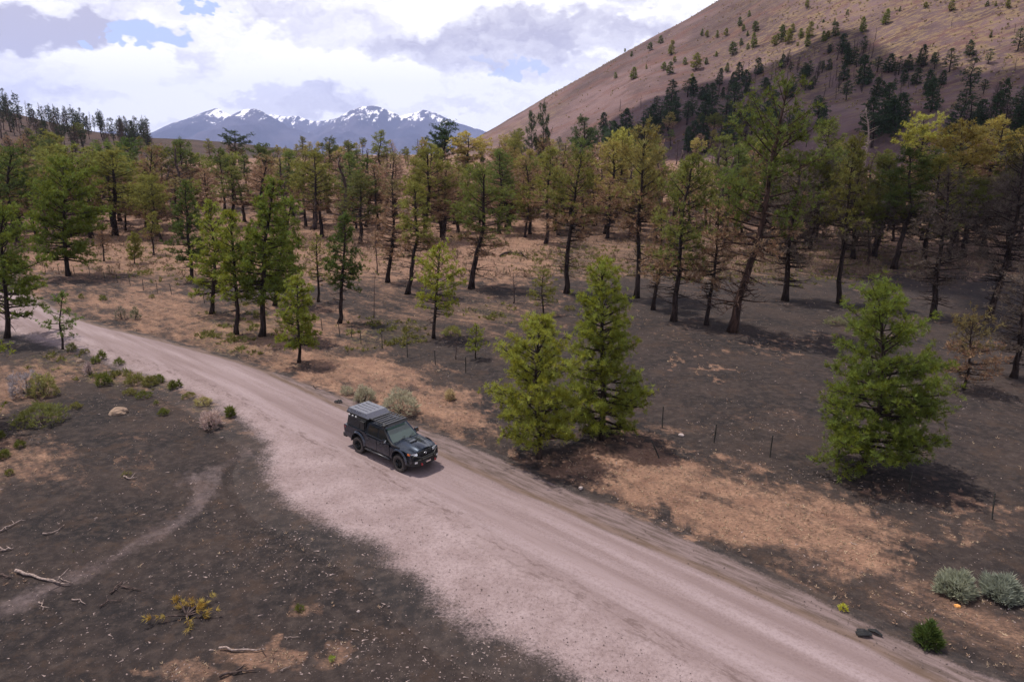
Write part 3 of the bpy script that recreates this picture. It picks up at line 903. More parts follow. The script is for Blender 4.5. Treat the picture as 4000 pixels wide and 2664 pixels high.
# the near trees, each grown for itself
near = [
 # bx, by, tx, ty, width, colour, prof, cb, label, extra
 (1985, 1083, 2038, 656, 315, GREEN_B, 'cone', .10, 'broad dense green pine standing alone on dark cinder at the right', dict(nb=104, twigs=14, tuft=.25, blade_n=18, bw=.05, gaps=.12, droop=.1, sparse=.78)),
 (1380, 1012, 1400, 592, 205, GREEN_A, 'cone', .04, 'taller of the two close green pines right of the truck', dict(nb=112, twigs=13, tuft=.24, blade_n=18, bw=.05, gaps=.12, sparse=.78)),
 (1233, 1052, 1243, 726, 205, GREEN_D, 'oval', .12, 'shorter yellow-green pine of the close pair beside the road', dict(nb=92, twigs=13, tuft=.23, blade_n=18, bw=.05, gaps=.14, sparse=.78)),
 (686, 834, 684, 632, 112, GREEN_A, 'cone', .22, 'small bright green pine with bare lower trunk near the road edge', dict(nb=62, twigs=9, tuft=.25, blade_n=14, bw=.09, sparse=.78)),
 (997, 777, 1008, 560, 108, GREEN_D, 'oval', .28, 'slender pale yellow-green pine in the clearing above the fence posts', dict(nb=46, twigs=8, tuft=.27, blade_n=12, dead=14, bw=.09, sparse=.78)),
 (143, 803, 144, 673, 76, (.075, .10, .026), 'oval', .26, 'little open sapling pine with separate tufts on the left verge', dict(nb=24, twigs=5, tuft=.25, blade_n=18, sparse=.55, gaps=.1)),
 (1093, 823, 1097, 743, 52, GREEN_A, 'cone', .25, 'tiny green pine sapling among the fence posts', dict(nb=26, twigs=6, tuft=.16, blade_n=14)),
 (158, 634, 148, 366, 170, GREEN_B, 'oval', .15, 'wide full green pine at the left beyond the road bend', dict(nb=92, twigs=11, tuft=.36, blade_n=13, bw=.09, dead=16, gaps=.05, sparse=.78)),
 (435, 645, 440, 417, 102, GREEN_C, 'cone', .22, 'dark green conical pine left of the clump of pines', dict(nb=64, twigs=9, tuft=.33, blade_n=12, bw=.09, dead=16, sparse=.78)),
 (490, 721, 487, 462, 112, GREEN_A, 'oval', .17, 'leftmost green pine of the roadside clump', dict(nb=62, twigs=9, tuft=.3, blade_n=12, bw=.09, dead=8, sparse=.78)),
 (543, 768, 538, 486, 105, GREEN_A, 'column', .28, 'nearest pine of the roadside clump, with straight dark trunk', dict(nb=58, twigs=9, tuft=.29, blade_n=12, bw=.09, dead=10, sparse=.78)),
 (598, 772, 624, 408, 150, GREEN_B, 'cone', .26, 'tallest pine of the roadside clump with rounded green top', dict(nb=84, twigs=10, tuft=.32, blade_n=13, bw=.09, dead=10, sparse=.78)),
 (628, 702, 668, 452, 118, GREEN_B, 'cone', .22, 'pine at the right rear of the roadside clump', dict(nb=66, twigs=9, tuft=.33, blade_n=12, bw=.09, dead=6, sparse=.78)),
 (780, 743, 798, 489, 92, GREEN_C, 'cone', .36, 'dark green pine with long bare trunk right of the clump', dict(nb=56, twigs=9, tuft=.3, blade_n=13, bw=.09, dead=18, sparse=.78)),
 (730, 694, 732, 536, 62, OLIVE, 'column', .3, 'thin faded pine with pale trunk between clump and dark pine', dict(nb=34, twigs=6, tuft=.26, blade_n=8, sparse=.6, dead=8)),
 (1248, 723, 1252, 618, 78, OLIVE, 'cone', .3, 'small half-dry pine with bare lower branches behind the pair', dict(nb=40, twigs=7, tuft=.22, blade_n=9, sparse=.7, dead=16)),
 (2215, 897, 2245, 728, 125, (.09, .07, .03), 'oval', .2, 'small brownish drooping pine in shade at the right', dict(nb=50, twigs=8, tuft=.25, blade_n=9, sparse=.7, dead=14, brown=.45)),
 (12, 776, 0, 470, 165, GREEN_B, 'oval', .2, 'green pine cut by the left edge beside the road', dict(nb=66, twigs=10, tuft=.3, blade_n=13, bw=.085, dead=14, sparse=.78)),
]
for i, (bx, by, tx, ty, wd, colr_, pf, cb, lab, ex) in enumerate(near):
    p = hit(bx, by)
    k = px_per_m(p)
    Hn = (by - ty) * S / k
    pr = pine('near', 100 + i, max(1.5, Hn), wd * S / k, cb, pf, **ex)
    tree_px(pr, bx, by, tx, ty, wd, colr_, 'pine_tree', lab, seed=i, wide_=.91)
# one more beside the frame, whose boughs reach into it
pr = pine('near', 190, 8.5, 6.6, .12, 'oval', nb=70, twigs=9, tuft=.26, blade_n=13, dead=12, sparse=.55)
p = hit(-105, 985)
plant_tree(pr, tuple(p), 8.6, 6.4, 1.0, GREEN_A, 'pine_tree', 'near pine at the far left whose boughs hang into the picture')

# grown once, planted many times
PR = {}
for i in range(4):
    PR['mature%d' % i] = pine('m', 200 + i, 17, 7.0, (.34, .4, .28, .36)[i], ('oval', 'column', 'oval', 'cone')[i], nb=54, twigs=15, tuft=.5, blade_n=9, bw=.075, sparse=.62, dead=28, gaps=.24, dead_twigs=8, brown=(.16, .28, .12, .22)[i], bark=M_BARK)
for i in range(3):
    PR['open%d' % i] = pine('o', 220 + i, 17, 8.0, (.45, .5, .4)[i], 'flat', nb=42, twigs=9, tuft=.5, blade_n=9, bw=.09, dead=30, dead_twigs=7, gaps=.2, brown=(.1, .2, .25)[i], fork=True)
for i in range(3):
    PR['scorched%d' % i] = pine('s', 240 + i, 15, 6.0, (.25, .3, .2)[i], ('oval', 'cone', 'column')[i], nb=54, twigs=8, tuft=.46, blade_n=8, bw=.06, dead=44, dead_twigs=9, gaps=.12, brown=(1.2, .75, .9)[i], sparse=.78)
for i in range(3):
    PR['snag%d' % i] = pine('g', 260 + i, 14, (3.5, 4.6, 2.4)[i], .25, 'column', nb=(34, 46, 26)[i], twigs=(4, 7, 3)[i], needles=False, bark=M_SNAG, gaps=.2)
for i in range(3):
    PR['small%d' % i] = pine('y', 280 + i, 8, 3.8, (.1, .14, .06)[i], ('cone', 'oval', 'cone')[i], nb=44, twigs=7, tuft=.5, blade_n=9, bw=.11, gaps=.08, sides=5)
for i in range(3):
    PR['far%d' % i] = pine('f', 290 + i, 13, 5.0, (.3, .22, .4)[i], ('oval', 'column', 'flat')[i], nb=36, twigs=6, tuft=.6, blade_n=7, bw=.10, gaps=.12, sides=5, dead=10)

mid = [
 (35, 565, 22, 336, 110, GREEN_C, 'mature0', 'dark pine at the left edge behind the roadside pine'),
 (266, 541, 264, 347, 128, OLIVE, 'mature2', 'brownish green pine with thick trunk behind the left meadow'),
 (338, 520, 337, 370, 80, OLIVE, 'mature1', 'olive pine with bare trunk right of the brownish left pine'),
 (351, 586, 352, 487, 42, OLIVE, 'mature3', 'small thin pine on the far side of the left meadow'),
 (311, 605, 309, 535, 30, OLIVE, 'small1', 'tiny thin pine beside the left meadow fence'),
 (238, 600, 236, 500, 34, DARKB, 'scorched1', 'thin scorched pine in front of the left forest'),
 (895, 649, 905, 412, 98, (.085, .07, .032), 'scorched1', 'half-scorched pine with brown branches in the middle of the clearing edge'),
 (941, 675, 953, 421, 112, OLIVE, 'mature3', 'olive pine directly behind the pale slender pine'),
 (1086, 662, 1106, 385, 135, (.068, .078, .02), 'mature0', 'big pine with thick trunk and brown lower boughs at centre'),
 (1015, 552, 1018, 372, 84, BROWN, 'scorched0', 'brown scorched pine left of the big centre pine'),
 (1302, 674, 1327, 352, 122, (.085, .082, .022), 'mature1', 'tall mature pine with ladder of bare side branches right of centre'),
 (1253, 559, 1263, 342, 88, OLIVE, 'mature3', 'dark trunked pine left of the tall ladder-branched pine'),
 (1218, 538, 1214, 362, 70, (.10, .08, .035), 'scorched2', 'thin browned pine left of the dark trunked pine'),
 (1396, 537, 1408, 328, 104, (.15, .125, .035), 'mature2', 'yellowish pine with reddish trunk behind the tall mature pine'),
 (1463, 684, 1482, 292, 122, (.11, .092, .03), 'mature1', 'tall brownish pine with yellow-green top right of centre'),
 (1505, 712, 1522, 478, 92, OLIVE, 'scorched1', 'narrow pine with hooked lower branch beside the leaning trunk'),
 (1543, 738, 1598, 360, 138, (.082, .088, .022), 'mature2', 'pine with black trunk leaning right beside the big old pine'),
 (1628, 746, 1652, 455, 96, OLIVE, 'scorched1', 'thin straight pine just left of the big old pine'),
 (1804, 689, 1858, 360, 136, (.10, .07, .035), 'scorched0', 'brown scorched pine behind the big old pine on its right'),
 (1930, 699, 1972, 317, 118, (.095, .09, .024), 'mature3', 'olive pine with straight black trunk right of the big old pine'),
 (2155, 732, 2200, 392, 140, DARKB, 'scorched0', 'dark scorched pine behind the broad lone pine'),
 (2279, 742, 2372, 300, 150, (.07, .062, .022), 'scorched1', 'dark pine leaning right near the right edge'),
 (2322, 866, 2362, 600, 130, DARKB, 'scorched0', 'shaded scorched pine cut by the right edge'),
 (2238, 530, 2312, 272, 130, (.15, .12, .03), 'open1', 'thick leaning trunk with flat yellow crown at upper right'),
 (2110, 470, 2118, 266, 104, (.17, .165, .03), 'open0', 'bright yellow-green round crown below the bench at right'),
 (2195, 560, 2224, 280, 120, (.17, .13, .03), 'open2', 'ochre flat crowned pine beside the leaning yellow one'),
 (1905, 450, 1911, 277, 88, (.075, .085, .02), 'mature2', 'olive pine just right of the big old crown'),
 (1672, 500, 1668, 310, 84, (.08, .09, .022), 'mature0', 'green pine behind the big old pine on its left'),
 (1016, 442, 1023, 280, 82, DARK, 'open0', 'dark spreading pine rising above the skyline right of the peaks'),
 (1075, 450, 1076, 304, 92, YELLOW, 'open1', 'sunlit yellow crown on the skyline left of the cinder cone'),
 (874, 420, 874, 301, 58, (.11, .12, .035), 'mature3', 'pale green pointed pine in front of the far peaks'),
 (806, 440, 806, 328, 62, (.06, .068, .024), 'mature0', 'dark bushy pine on the skyline under the snowy bowl'),
 (757, 440, 758, 317, 52, (.055, .062, .022), 'mature1', 'dark narrow pine on the skyline left of the bushy one'),
 (609, 445, 609, 331, 68, (.05, .062, .02), 'open2', 'dark round pine on the skyline below the left summit'),
 (536, 392, 538, 301, 60, (.03, .042, .02), 'open0', 'black flat-topped pine alone against the blue mountains'),
 (306, 430, 306, 318, 56, (.045, .07, .018), 'open1', 'dark green pine on the skyline at the foot of the left hill'),
 (396, 460, 396, 373, 46, PINKB, 'scorched0', 'orange-brown dead-needled pine left of the clump'),
 (460, 470, 458, 385, 30, PINKB, 'scorched1', 'small orange-brown pine right of the other orange one'),
 (1330, 440, 1342, 268, 66, (.035, .05, .02), 'mature0', 'dark green pine in front of the cone foot'),
 (1250, 450, 1249, 238, 34, DARK, 'mature1', 'tall slim black pine against the cinder slope'),
 (1222, 450, 1222, 258, 36, DARK, 'mature3', 'second slim black pine beside the tallest slim one'),
 (1420, 500, 1438, 298, 70, (.19, .18, .04), 'open2', 'sunny yellow-green pine below the cone foot'),
 (1360, 480, 1340, 385, 74, YELLOW, 'open0', 'yellow-topped pine left of the sunny yellow-green one'),
 (1160, 480, 1172, 340, 70, (.12, .09, .035), 'open1', 'rusty spreading pine right of the skyline crowns'),
 (1222, 470, 1226, 346, 52, PINKB, 'scorched2', 'pinkish dead-needled pine below the slim black pines'),
 (830, 560, 822, 400, 100, (.062, .065, .022), 'mature2', 'dull green pine behind the bare pole'),
 (700, 520, 702, 345, 66, (.11, .105, .03), 'mature0', 'olive pine on the rise behind the roadside clump'),
 (540, 520, 536, 385, 90, (.075, .08, .022), 'mature3', 'broad olive pine behind the roadside clump on its left'),
 (118, 480, 116, 322, 66, (.05, .062, .022), 'mature1', 'dark pine below the left hill'),
 (205, 470, 206, 352, 60, (.055, .065, .024), 'mature2', 'grey-green pine left of the thick trunked one'),
]
for i, (bx, by, tx, ty, wd, c_, k, lab) in enumerate(mid):
    tree_px(PR[k], bx, by, tx, ty, wd, c_ if bx < 1780 or by < 600 else tuple(q * .72 for q in c_), 'scorched_pine' if k[:2] == 'sc' else 'pine_tree', lab, seed=300 + i, dry=DARKB if bx > 1780 and by > 600 else BROWN)  # front right-hand trees get darker colours, standing for the shade there
# the big old pine: grown for itself, leaning
p = hit(1688, 764)
kpm = px_per_m(p)
pr = pine('old', 401, 21, 10.4, .36, 'oval', nb=66, twigs=9, tuft=.42, blade_n=12, bw=.075, dead=46, dead_twigs=10, gaps=.32, fork=True, trunk_r=.38, brown=.14, sparse=.66, bark=M_BARK_OLD, sides=9)
tree_px(pr, 1688, 764, 1812, 192, 235, (.058, .070, .016), 'pine_tree', 'big old pine with thick leaning trunk towering over the clearing', seed=77, wide_=.98)
# bare poles, snags
for i, (bx, by, tx, ty, wd, k, lab) in enumerate([
        (860, 729, 862, 628, 8, 'snag2', 'thin bare charred pole standing in the clearing'),
        (866, 629, 868, 492, 12, 'snag2', 'taller bare charred pole behind the first one'),
        (1181, 696, 1183, 626, 26, 'snag1', 'little reddish leafless tree left of the half-dry pine'),
        (1048, 825, 1049, 775, 18, 'snag1', 'knee-high leafless seedling beside the tiny sapling'),
        (1985, 400, 1992, 246, 46, 'snag0', 'bleached white dead tree left of the yellow-green crown'),
        (1632, 520, 1636, 352, 14, 'snag2', 'bare broken pole behind the leaning pine')]):
    q = tree_px(PR[k], bx, by, tx, ty, wd, GREEN_A, 'dead_tree', lab, seed=500 + i)
bpy.data.objects['dead_tree.004'].children[0].data = bpy.data.objects['dead_tree.004'].children[0].data.copy()
bpy.data.objects['dead_tree.004'].children[0].data.materials[0] = M_DEADWOOD

# forest filling the ground behind, seen between the named trees
taken = [(o.location.x, o.location.y) for o in bpy.data.objects if o.parent is None and o.name.startswith(('pine_tree', 'dead_tree', 'scorched'))]
def free(x, y, d):
    return all((x - a) ** 2 + (y - b) ** 2 > d * d for a, b in taken)
zones = [(0, 480, 'left'), (480, 1250, 'middle'), (1250, 2354, 'right')]
kinds = [('mature0', 'olive pine', .16), ('mature2', 'olive pine', .14), ('open1', 'round-crowned pine', .12), ('scorched0', 'brown scorched pine', .09), ('scorched1', 'brown scorched pine', .10), ('scorched2', 'brown scorched pine', .07),
         ('snag0', 'leafless grey pine', .08), ('snag1', 'leafless grey pine', .10), ('mature1', 'green pine', .10), ('mature3', 'green pine', .08)]
def pick(r):
    v = r.uniform(0, sum(k[2] for k in kinds))
    for k in kinds:
        v -= k[2]
        if v <= 0: return k
    return kinds[0]
made = 0
for att in range(9000):
    if made >= 510: break
    dxp, dist = rnd.uniform(-80, 2430), (88 + 250 * rnd.random() ** .95 if made < 390 else rnd.uniform(88, 175))
    r = ray(dxp * S, 230)
    x, y = r[0] / r[1] * dist, dist
    u, v = project(x, y, float(gz(x, y)))
    dv = float(v) / S
    lim = np.interp(dxp, [0, 350, 480, 900, 1300, 1700, 2354], [560, 560, 540, 560, 545, 590, 640])
    if dv > lim or not free(x, y, 2.5 + dist * .005): continue
    if 1700 < dxp < 2354 and dv < 440 and dist > 230: continue
    k = pick(rnd)
    if made >= 390 and k[1][0] in 'org' and rnd.random() < .6: k = rnd.choice([q for q in kinds if q[1][0] in 'bl'])
    h = rnd.uniform(8.5, 16) * (1.0 if dist < 200 else .82) * (.8 if k[1][0] == 'b' and rnd.random() < .5 else 1)
    if 240 < dxp < 1100 and dist > 170: h *= .72
    z = float(gz(x, y))
    zn = [q[2] for q in zones if dxp < q[1]] or ['right']
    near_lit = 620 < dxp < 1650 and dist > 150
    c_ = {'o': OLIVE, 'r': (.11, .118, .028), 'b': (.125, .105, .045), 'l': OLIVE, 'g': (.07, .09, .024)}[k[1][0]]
    if near_lit and rnd.random() < .45: c_ = (.19, .16, .046)  # sunlit zone: warm light is put into the needle colour
    j = rnd.uniform(.75, 1.25) * (.62 if dxp > 1750 and dist < 150 else 1)  # near right-hand trees: shade is put into the colour
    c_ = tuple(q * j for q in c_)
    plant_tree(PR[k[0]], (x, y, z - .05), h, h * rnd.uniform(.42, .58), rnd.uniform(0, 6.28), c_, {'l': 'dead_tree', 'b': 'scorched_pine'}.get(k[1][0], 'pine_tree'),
               '%s %s in the %s of the forest %s' % (sized(h, 10, 13.5), k[1], 'front' if dist < 130 else ('middle' if dist < 220 else 'back'), sector(dxp)), group='%ss filling the forest' % k[1], tilt=(rnd.gauss(0, .03), rnd.gauss(0, .03)), dry=PINKB if near_lit else (DARKB if dxp > 1750 and dist < 150 else BROWN))  # dry needles follow: pinker in the lit zone, darker in the right-hand shade
    taken.append((x, y)); made += 1

# left hill
made = 0
for att in range(4000):
    if made >= 125: break
    x, y = rnd.uniform(-420, -120), rnd.uniform(210, 460)
    u, v = project(x, y, float(gz(x, y)))
    if not (-15 < u < 150) or not free(x, y, 4.5): continue
    if z_hill(x, y) < z_ground(x, y) + 1: continue
    k = rnd.choice(['snag0', 'snag1', 'scorched1', 'far1', 'far0', 'far2', 'far2', 'far1', 'scorched2'])
    h = rnd.uniform(9, 14)
    lab = {'s': 'bare burnt pine', 'f': 'dark pine'}[k[0]] + ' on the left hill ' + ('at its skyline' if float(v) < 118 else 'below its skyline') + (', nearest the left edge' if u < 30 else (', above the road bend' if u < 80 else ', towards the mountains'))
    plant_tree(PR[k], (x, y, float(gz(x, y)) - .1), h, h * rnd.uniform(.25, .36), rnd.uniform(0, 6.28), (.03, .036, .022), 'pine_tree' if k[0] == 'f' else 'burnt_pine', lab, group='dark pines on the left hill' if k[0] == 'f' else 'burnt pines on the left hill', tilt=(rnd.gauss(0, .04), rnd.gauss(0, .04)), dry=DARKB)
    taken.append((x, y)); made += 1

# trees on the cinder cone, read one by one: x, base y, height (crop units: D = 1412.6 + .4 x, .4 y)
lit_cone = [(1105,45,44),(772,97,36),(720,150,50),(740,178,36),(503,205,38),(530,215,40),(590,218,40),(640,208,44),(764,208,30),(808,185,58),(264,250,44),(204,290,44),(98,325,30),(328,315,78),(345,360,36),
 (283,403,44),(320,425,66),(405,372,42),(468,402,88),(527,368,36),(585,325,30),(678,318,72),(728,260,40),(800,272,78),(765,285,36),(645,415,50),(445,480,56),(108,455,66),(182,398,28),(5,450,34),(918,262,56),
 (958,240,88),(998,250,78),(1020,190,50),(1070,220,54),(1122,215,84),(1108,268,62),(1052,265,24),(1165,165,22),(1200,132,20),(1200,240,58),(1225,220,40),(1270,210,76),(1262,145,30),(1338,85,28),(1425,185,80),
 (1558,140,80),(1640,65,28),(1787,48,36),(1937,62,64),(2140,35,30),(2190,35,28),(2258,48,48),(2160,218,30),(340,148,12),(-68,290,26),(-48,275,22),(60,300,22),(-330,500,24),(-390,520,26)]
dark_cone = [(958,375,100,'s'),(995,375,85,'s'),(1280,345,125,'s'),(1335,350,95,'s'),(1378,275,70,'s'),(1495,240,80,'s'),(1442,300,82,'s'),(1935,160,56,'s'),(2035,545,200,'g'),(2040,320,85,'g'),(1925,415,130,'g'),(2150,365,80,'g'),
 (2300,405,75,'s'),(2320,290,120,'g'),(1760,385,120,'g'),(1510,415,80,'g'),(1425,500,170,'g'),(1190,420,65,'g'),(1110,445,55,'g'),(1140,505,65,'g'),(870,510,60,'g'),(560,610,125,'g'),(330,600,130,'g'),(240,640,85,'g'),(445,660,110,'g'),
 (575,715,85,'g'),(700,745,95,'g'),(1805,550,140,'g'),(2230,600,140,'g'),(2120,540,80,'g'),(1630,430,100,'g'),(1690,410,90,'g'),(1835,400,90,'g'),(1500,560,110,'g'),(1540,560,90,'g'),(1250,500,70,'s'),(720,640,90,'s'),(770,610,90,'s'),
 (650,560,80,'s'),(860,590,110,'s'),(150,620,70,'s'),(30,640,70,'s'),(770,400,60,'s'),(2300,185,50,'s'),(1640,560,110,'s'),(1330,580,110,'g'),(1270,570,90,'s')]
poly = [(250, 620), (700, 450), (1250, 290), (1600, 320), (1850, 345), (1900, 540), (1100, 585), (700, 620)]
for att in range(900):
    if len(dark_cone) > 165: break
    a, b = rnd.uniform(250, 1900), rnd.uniform(280, 620)
    if in_poly(np.array([a]), np.array([b]), poly)[0]:
        dark_cone.append((a, b, rnd.uniform(40, 105), rnd.choice('sssgg')))
belt = [(1240, 335), (1450, 288), (1700, 252), (1900, 262), (2370, 250), (2370, 330), (1800, 345), (1300, 380)]
nb_ = 0
for att in range(900):
    if nb_ >= 95: break
    a, b = rnd.uniform(1240, 2370), rnd.uniform(250, 380)
    if not in_poly(np.array([a]), np.array([b]), belt)[0] or (1780 < a and b < 300 and rnd.random() < .7): continue
    p_ = hit(a, b)
    if p_ is None or not free(p_[0], p_[1], 3.0): continue
    taken.append((p_[0], p_[1])); nb_ += 1
    dark_cone.append(((a - 1412.6) / .4, b / .4, rnd.uniform(7, 13) * px_per_m(p_) / S / .4, rnd.choice('sggg')))
for lst, grp in ((lit_cone, 0), (dark_cone, 1)):
    for i, it in enumerate(lst):
        dxp, dyp, hp = 1412.6 + .4 * it[0], .4 * it[1], .4 * it[2]
        p = hit(dxp, dyp)
        if p is None:
            continue
        k = px_per_m(p)
        h = max(2.0, hp * S / k)
        kk = 's' if (grp and it[3] == 's') else 'g'
        pk = rnd.choice(['snag0', 'snag1', 'scorched2']) if kk == 's' else rnd.choice(['small0', 'small1', 'small2'] if h < 12 and not grp else ['far0', 'far1', 'small0', 'small2'])
        wsc = rnd.uniform(.5, .72) if kk == 'g' else rnd.uniform(.24, .36)
        c_ = rnd.choice([GREEN_B, GREEN_C, GREEN_C, OLIVE]) if not grp else DARK  # trees under the shaded belt: shade put in as darker needles
        hz = 'left flank' if dxp < 1560 else ('left-hand middle' if dxp < 1720 else ('middle' if dxp < 1880 else ('right-hand middle' if dxp < 2080 else 'right flank')))
        vz = 'upper' if dyp < 70 else ('mid' if dyp < 130 else ('lower' if dyp < 200 else ('lowest' if dyp < 265 else 'foot of the')))
        szw = {'short': 'tiny', 'middling': 'small', 'tall': 'taller'}[sized(h, 4.5, 8.0)] if not grp else sized(h, 8, 12)
        lab = '%s %s %s, %s of the cinder cone' % (szw, 'sunlit green pine' if not grp else ('shaded dark green pine' if kk == 'g' else 'leafless burnt pine'), 'on the %s slope' % vz if vz != 'foot of the' else 'at the foot', hz)
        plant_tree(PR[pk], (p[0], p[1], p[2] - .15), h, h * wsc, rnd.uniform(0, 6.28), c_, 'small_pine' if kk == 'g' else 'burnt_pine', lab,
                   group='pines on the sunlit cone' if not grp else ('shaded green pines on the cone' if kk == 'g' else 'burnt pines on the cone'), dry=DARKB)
# ------------------------------------------------------------------ pickup truck
M_PAINT = simple('truck_paint', (.022, .030, .046), .24, .75, .4, .35, 3, .08, **{'Coat Roughness': .05})
def dusty(m):
    """road dust on the lower panels"""
    t = NT(m.node_tree)
    b = [n for n in t.n if n.type == 'BSDF_PRINCIPLED'][0]
    p = t.new('ShaderNodeTexCoord').outputs['Object']
    z = t.sep(p)[2]
    f = t.math('MULTIPLY', t.ramp(t.math('ADD', z, t.math('MULTIPLY', t.math('SUBTRACT', t.noise(p, 3.0, 5, .7), .5), .5)), 1.0, .5), .42)
    old = b.inputs['Base Color'].links[0].from_socket
    t.put(b.inputs['Base Color'], t.mix(f, old, (.13, .10, .098)))
    t.put(b.inputs['Metallic'], t.math('SUBTRACT', .75, f))
    t.put(b.inputs['Roughness'], t.math('ADD', .22, f))
dusty(M_PAINT)
M_TRIM = simple('black_trim', (.012, .012, .013), .5, 0, .4, 0, 20, .2)
M_SATIN = simple('satin_rack', (.05, .05, .058), .4, .7, .5, 0, 2, .06)
M_TENT = simple('canopy_shell', (.115, .115, .14), .26, .75, .5, .4, 2, .04)
M_RUBBER = simple('tyre_rubber', (.045, .038, .037), .9, 0, .2, 0, 14, .3, .4)
M_RIM = simple('dark_alloy', (.02, .022, .025), .35, .8, .5, 0, 9, .2)
M_CHROME = simple('chrome', (.75, .74, .76), .15, 1.0, .5, 0, 9, .05)
M_RED = simple('red_part', (.32, .02, .025), .4, 0, .5, .3, 9, .1)
M_AMBER = simple('amber_lens', (.75, .18, .03), .3, 0, .5, .3, 9, .1)
M_LAMP = simple('lamp_lens', (.65, .66, .68), .1, .3, .6, 1.0, 9, .1)
def glass_mat(name, c, rough=.04):
    m, t, out = new_mat(name)
    b = principled(t, c, rough, 0, .6, None, .2)
    t.l.new(b.outputs[0], out.inputs[0])
    return m
M_GLASS = glass_mat('tinted_glass', (.006, .008, .009))
M_SHIELD = glass_mat('windshield_glass', (.03, .05, .048))
def bm_obj(name, bm, mat, parent, bevel=0.0, smooth=False, seg=2):
    if bevel:
        bmesh.ops.bevel(bm, geom=[e for e in bm.edges if e.is_manifold and e.calc_face_angle(0) > .5], offset=bevel, segments=seg, affect='EDGES', profile=.6)
    bmesh.ops.recalc_face_normals(bm, faces=bm.faces)
    me = bpy.data.meshes.new(name)
    bm.to_mesh(me); bm.free()
    me.polygons.foreach_set('use_smooth', [smooth] * len(me.polygons))
    if smooth:
        me.set_sharp_from_angle(angle=R(38))
    me.materials.append(mat)
    return ob(name, me, parent)
def bm_box(bm, x0, x1, y0, y1, z0, z1, top=None):
    """box; top = (dx0, dx1, dy0, dy1) insets of the upper face"""
    a = top or (0, 0, 0, 0)
    v = [bm.verts.new(c) for c in ((x0, y0, z0), (x1, y0, z0), (x1, y1, z0), (x0, y1, z0),
                                   (x0 + a[0], y0 + a[2], z1), (x1 - a[1], y0 + a[2], z1), (x1 - a[1], y1 - a[3], z1), (x0 + a[0], y1 - a[3], z1))]
    for f in ((3, 2, 1, 0), (4, 5, 6, 7), (0, 1, 5, 4), (1, 2, 6, 5), (2, 3, 7, 6), (3, 0, 4, 7)):
        bm.faces.new([v[i] for i in f])
def box(name, mat, parent, *a, top=None, bevel=.01, smooth=True):
    bm = bmesh.new(); bm_box(bm, *a, top=top)
    return bm_obj(name, bm, mat, parent, bevel, smooth)
def prism(name, mat, parent, pts, y0, y1, bevel=.02, smooth=True, inset=None):
    """x-z outline pushed across y"""
    bm = bmesh.new()
    A = [bm.verts.new((x, y0, z)) for x, z in pts]
    B = [bm.verts.new((x, y1, z)) for x, z in pts]
    bm.faces.new(A); bm.faces.new(B[::-1])
    n = len(pts)
    for i in range(n):
        bm.faces.new((A[i], B[i], B[(i + 1) % n], A[(i + 1) % n]))
    return bm_obj(name, bm, mat, parent, bevel, smooth)
def quadm(name, mat, parent, pts, th=.012):
    bm = bmesh.new()
    c = [Vector(p) for p in pts]
    nrm = (c[1] - c[0]).cross(c[-1] - c[0]).normalized() * th
    A = [bm.verts.new(p) for p in c]; B = [bm.verts.new(p - nrm) for p in c]
    bm.faces.new(A); bm.faces.new(B[::-1])
    for i in range(len(c)):
        bm.faces.new((A[i], B[i], B[(i + 1) % len(c)], A[(i + 1) % len(c)]))
    return bm_obj(name, bm, mat, parent)
def lathe(name, mat, parent, prof, n=28, loc=(0, 0, 0)):
    V = []; Q = []
    for k in range(n):
        a = 2 * math.pi * k / n
        V += [(r * math.cos(a), y, r * math.sin(a)) for r, y in prof]
    m = len(prof)
    for k in range(n):
        for i in range(m - 1):
            a, b = k * m + i, ((k + 1) % n) * m + i
            Q.append((a, a + 1, b + 1, b))
    o = ob(name, mesh_np(name, np.array(V), np.array(Q), mat, smooth=True), parent, loc)
    o.data.set_sharp_from_angle(angle=R(40))
    return o
def arch(cx, r, z0, n=9):
    """wheel arch points from front to rear, along the underside"""
    out = []
    for i in range(n + 1):
        a = math.pi * i / n
        out.append((cx + r * math.cos(a), z0 + (r * math.sin(a)) * 1.02))
    return out

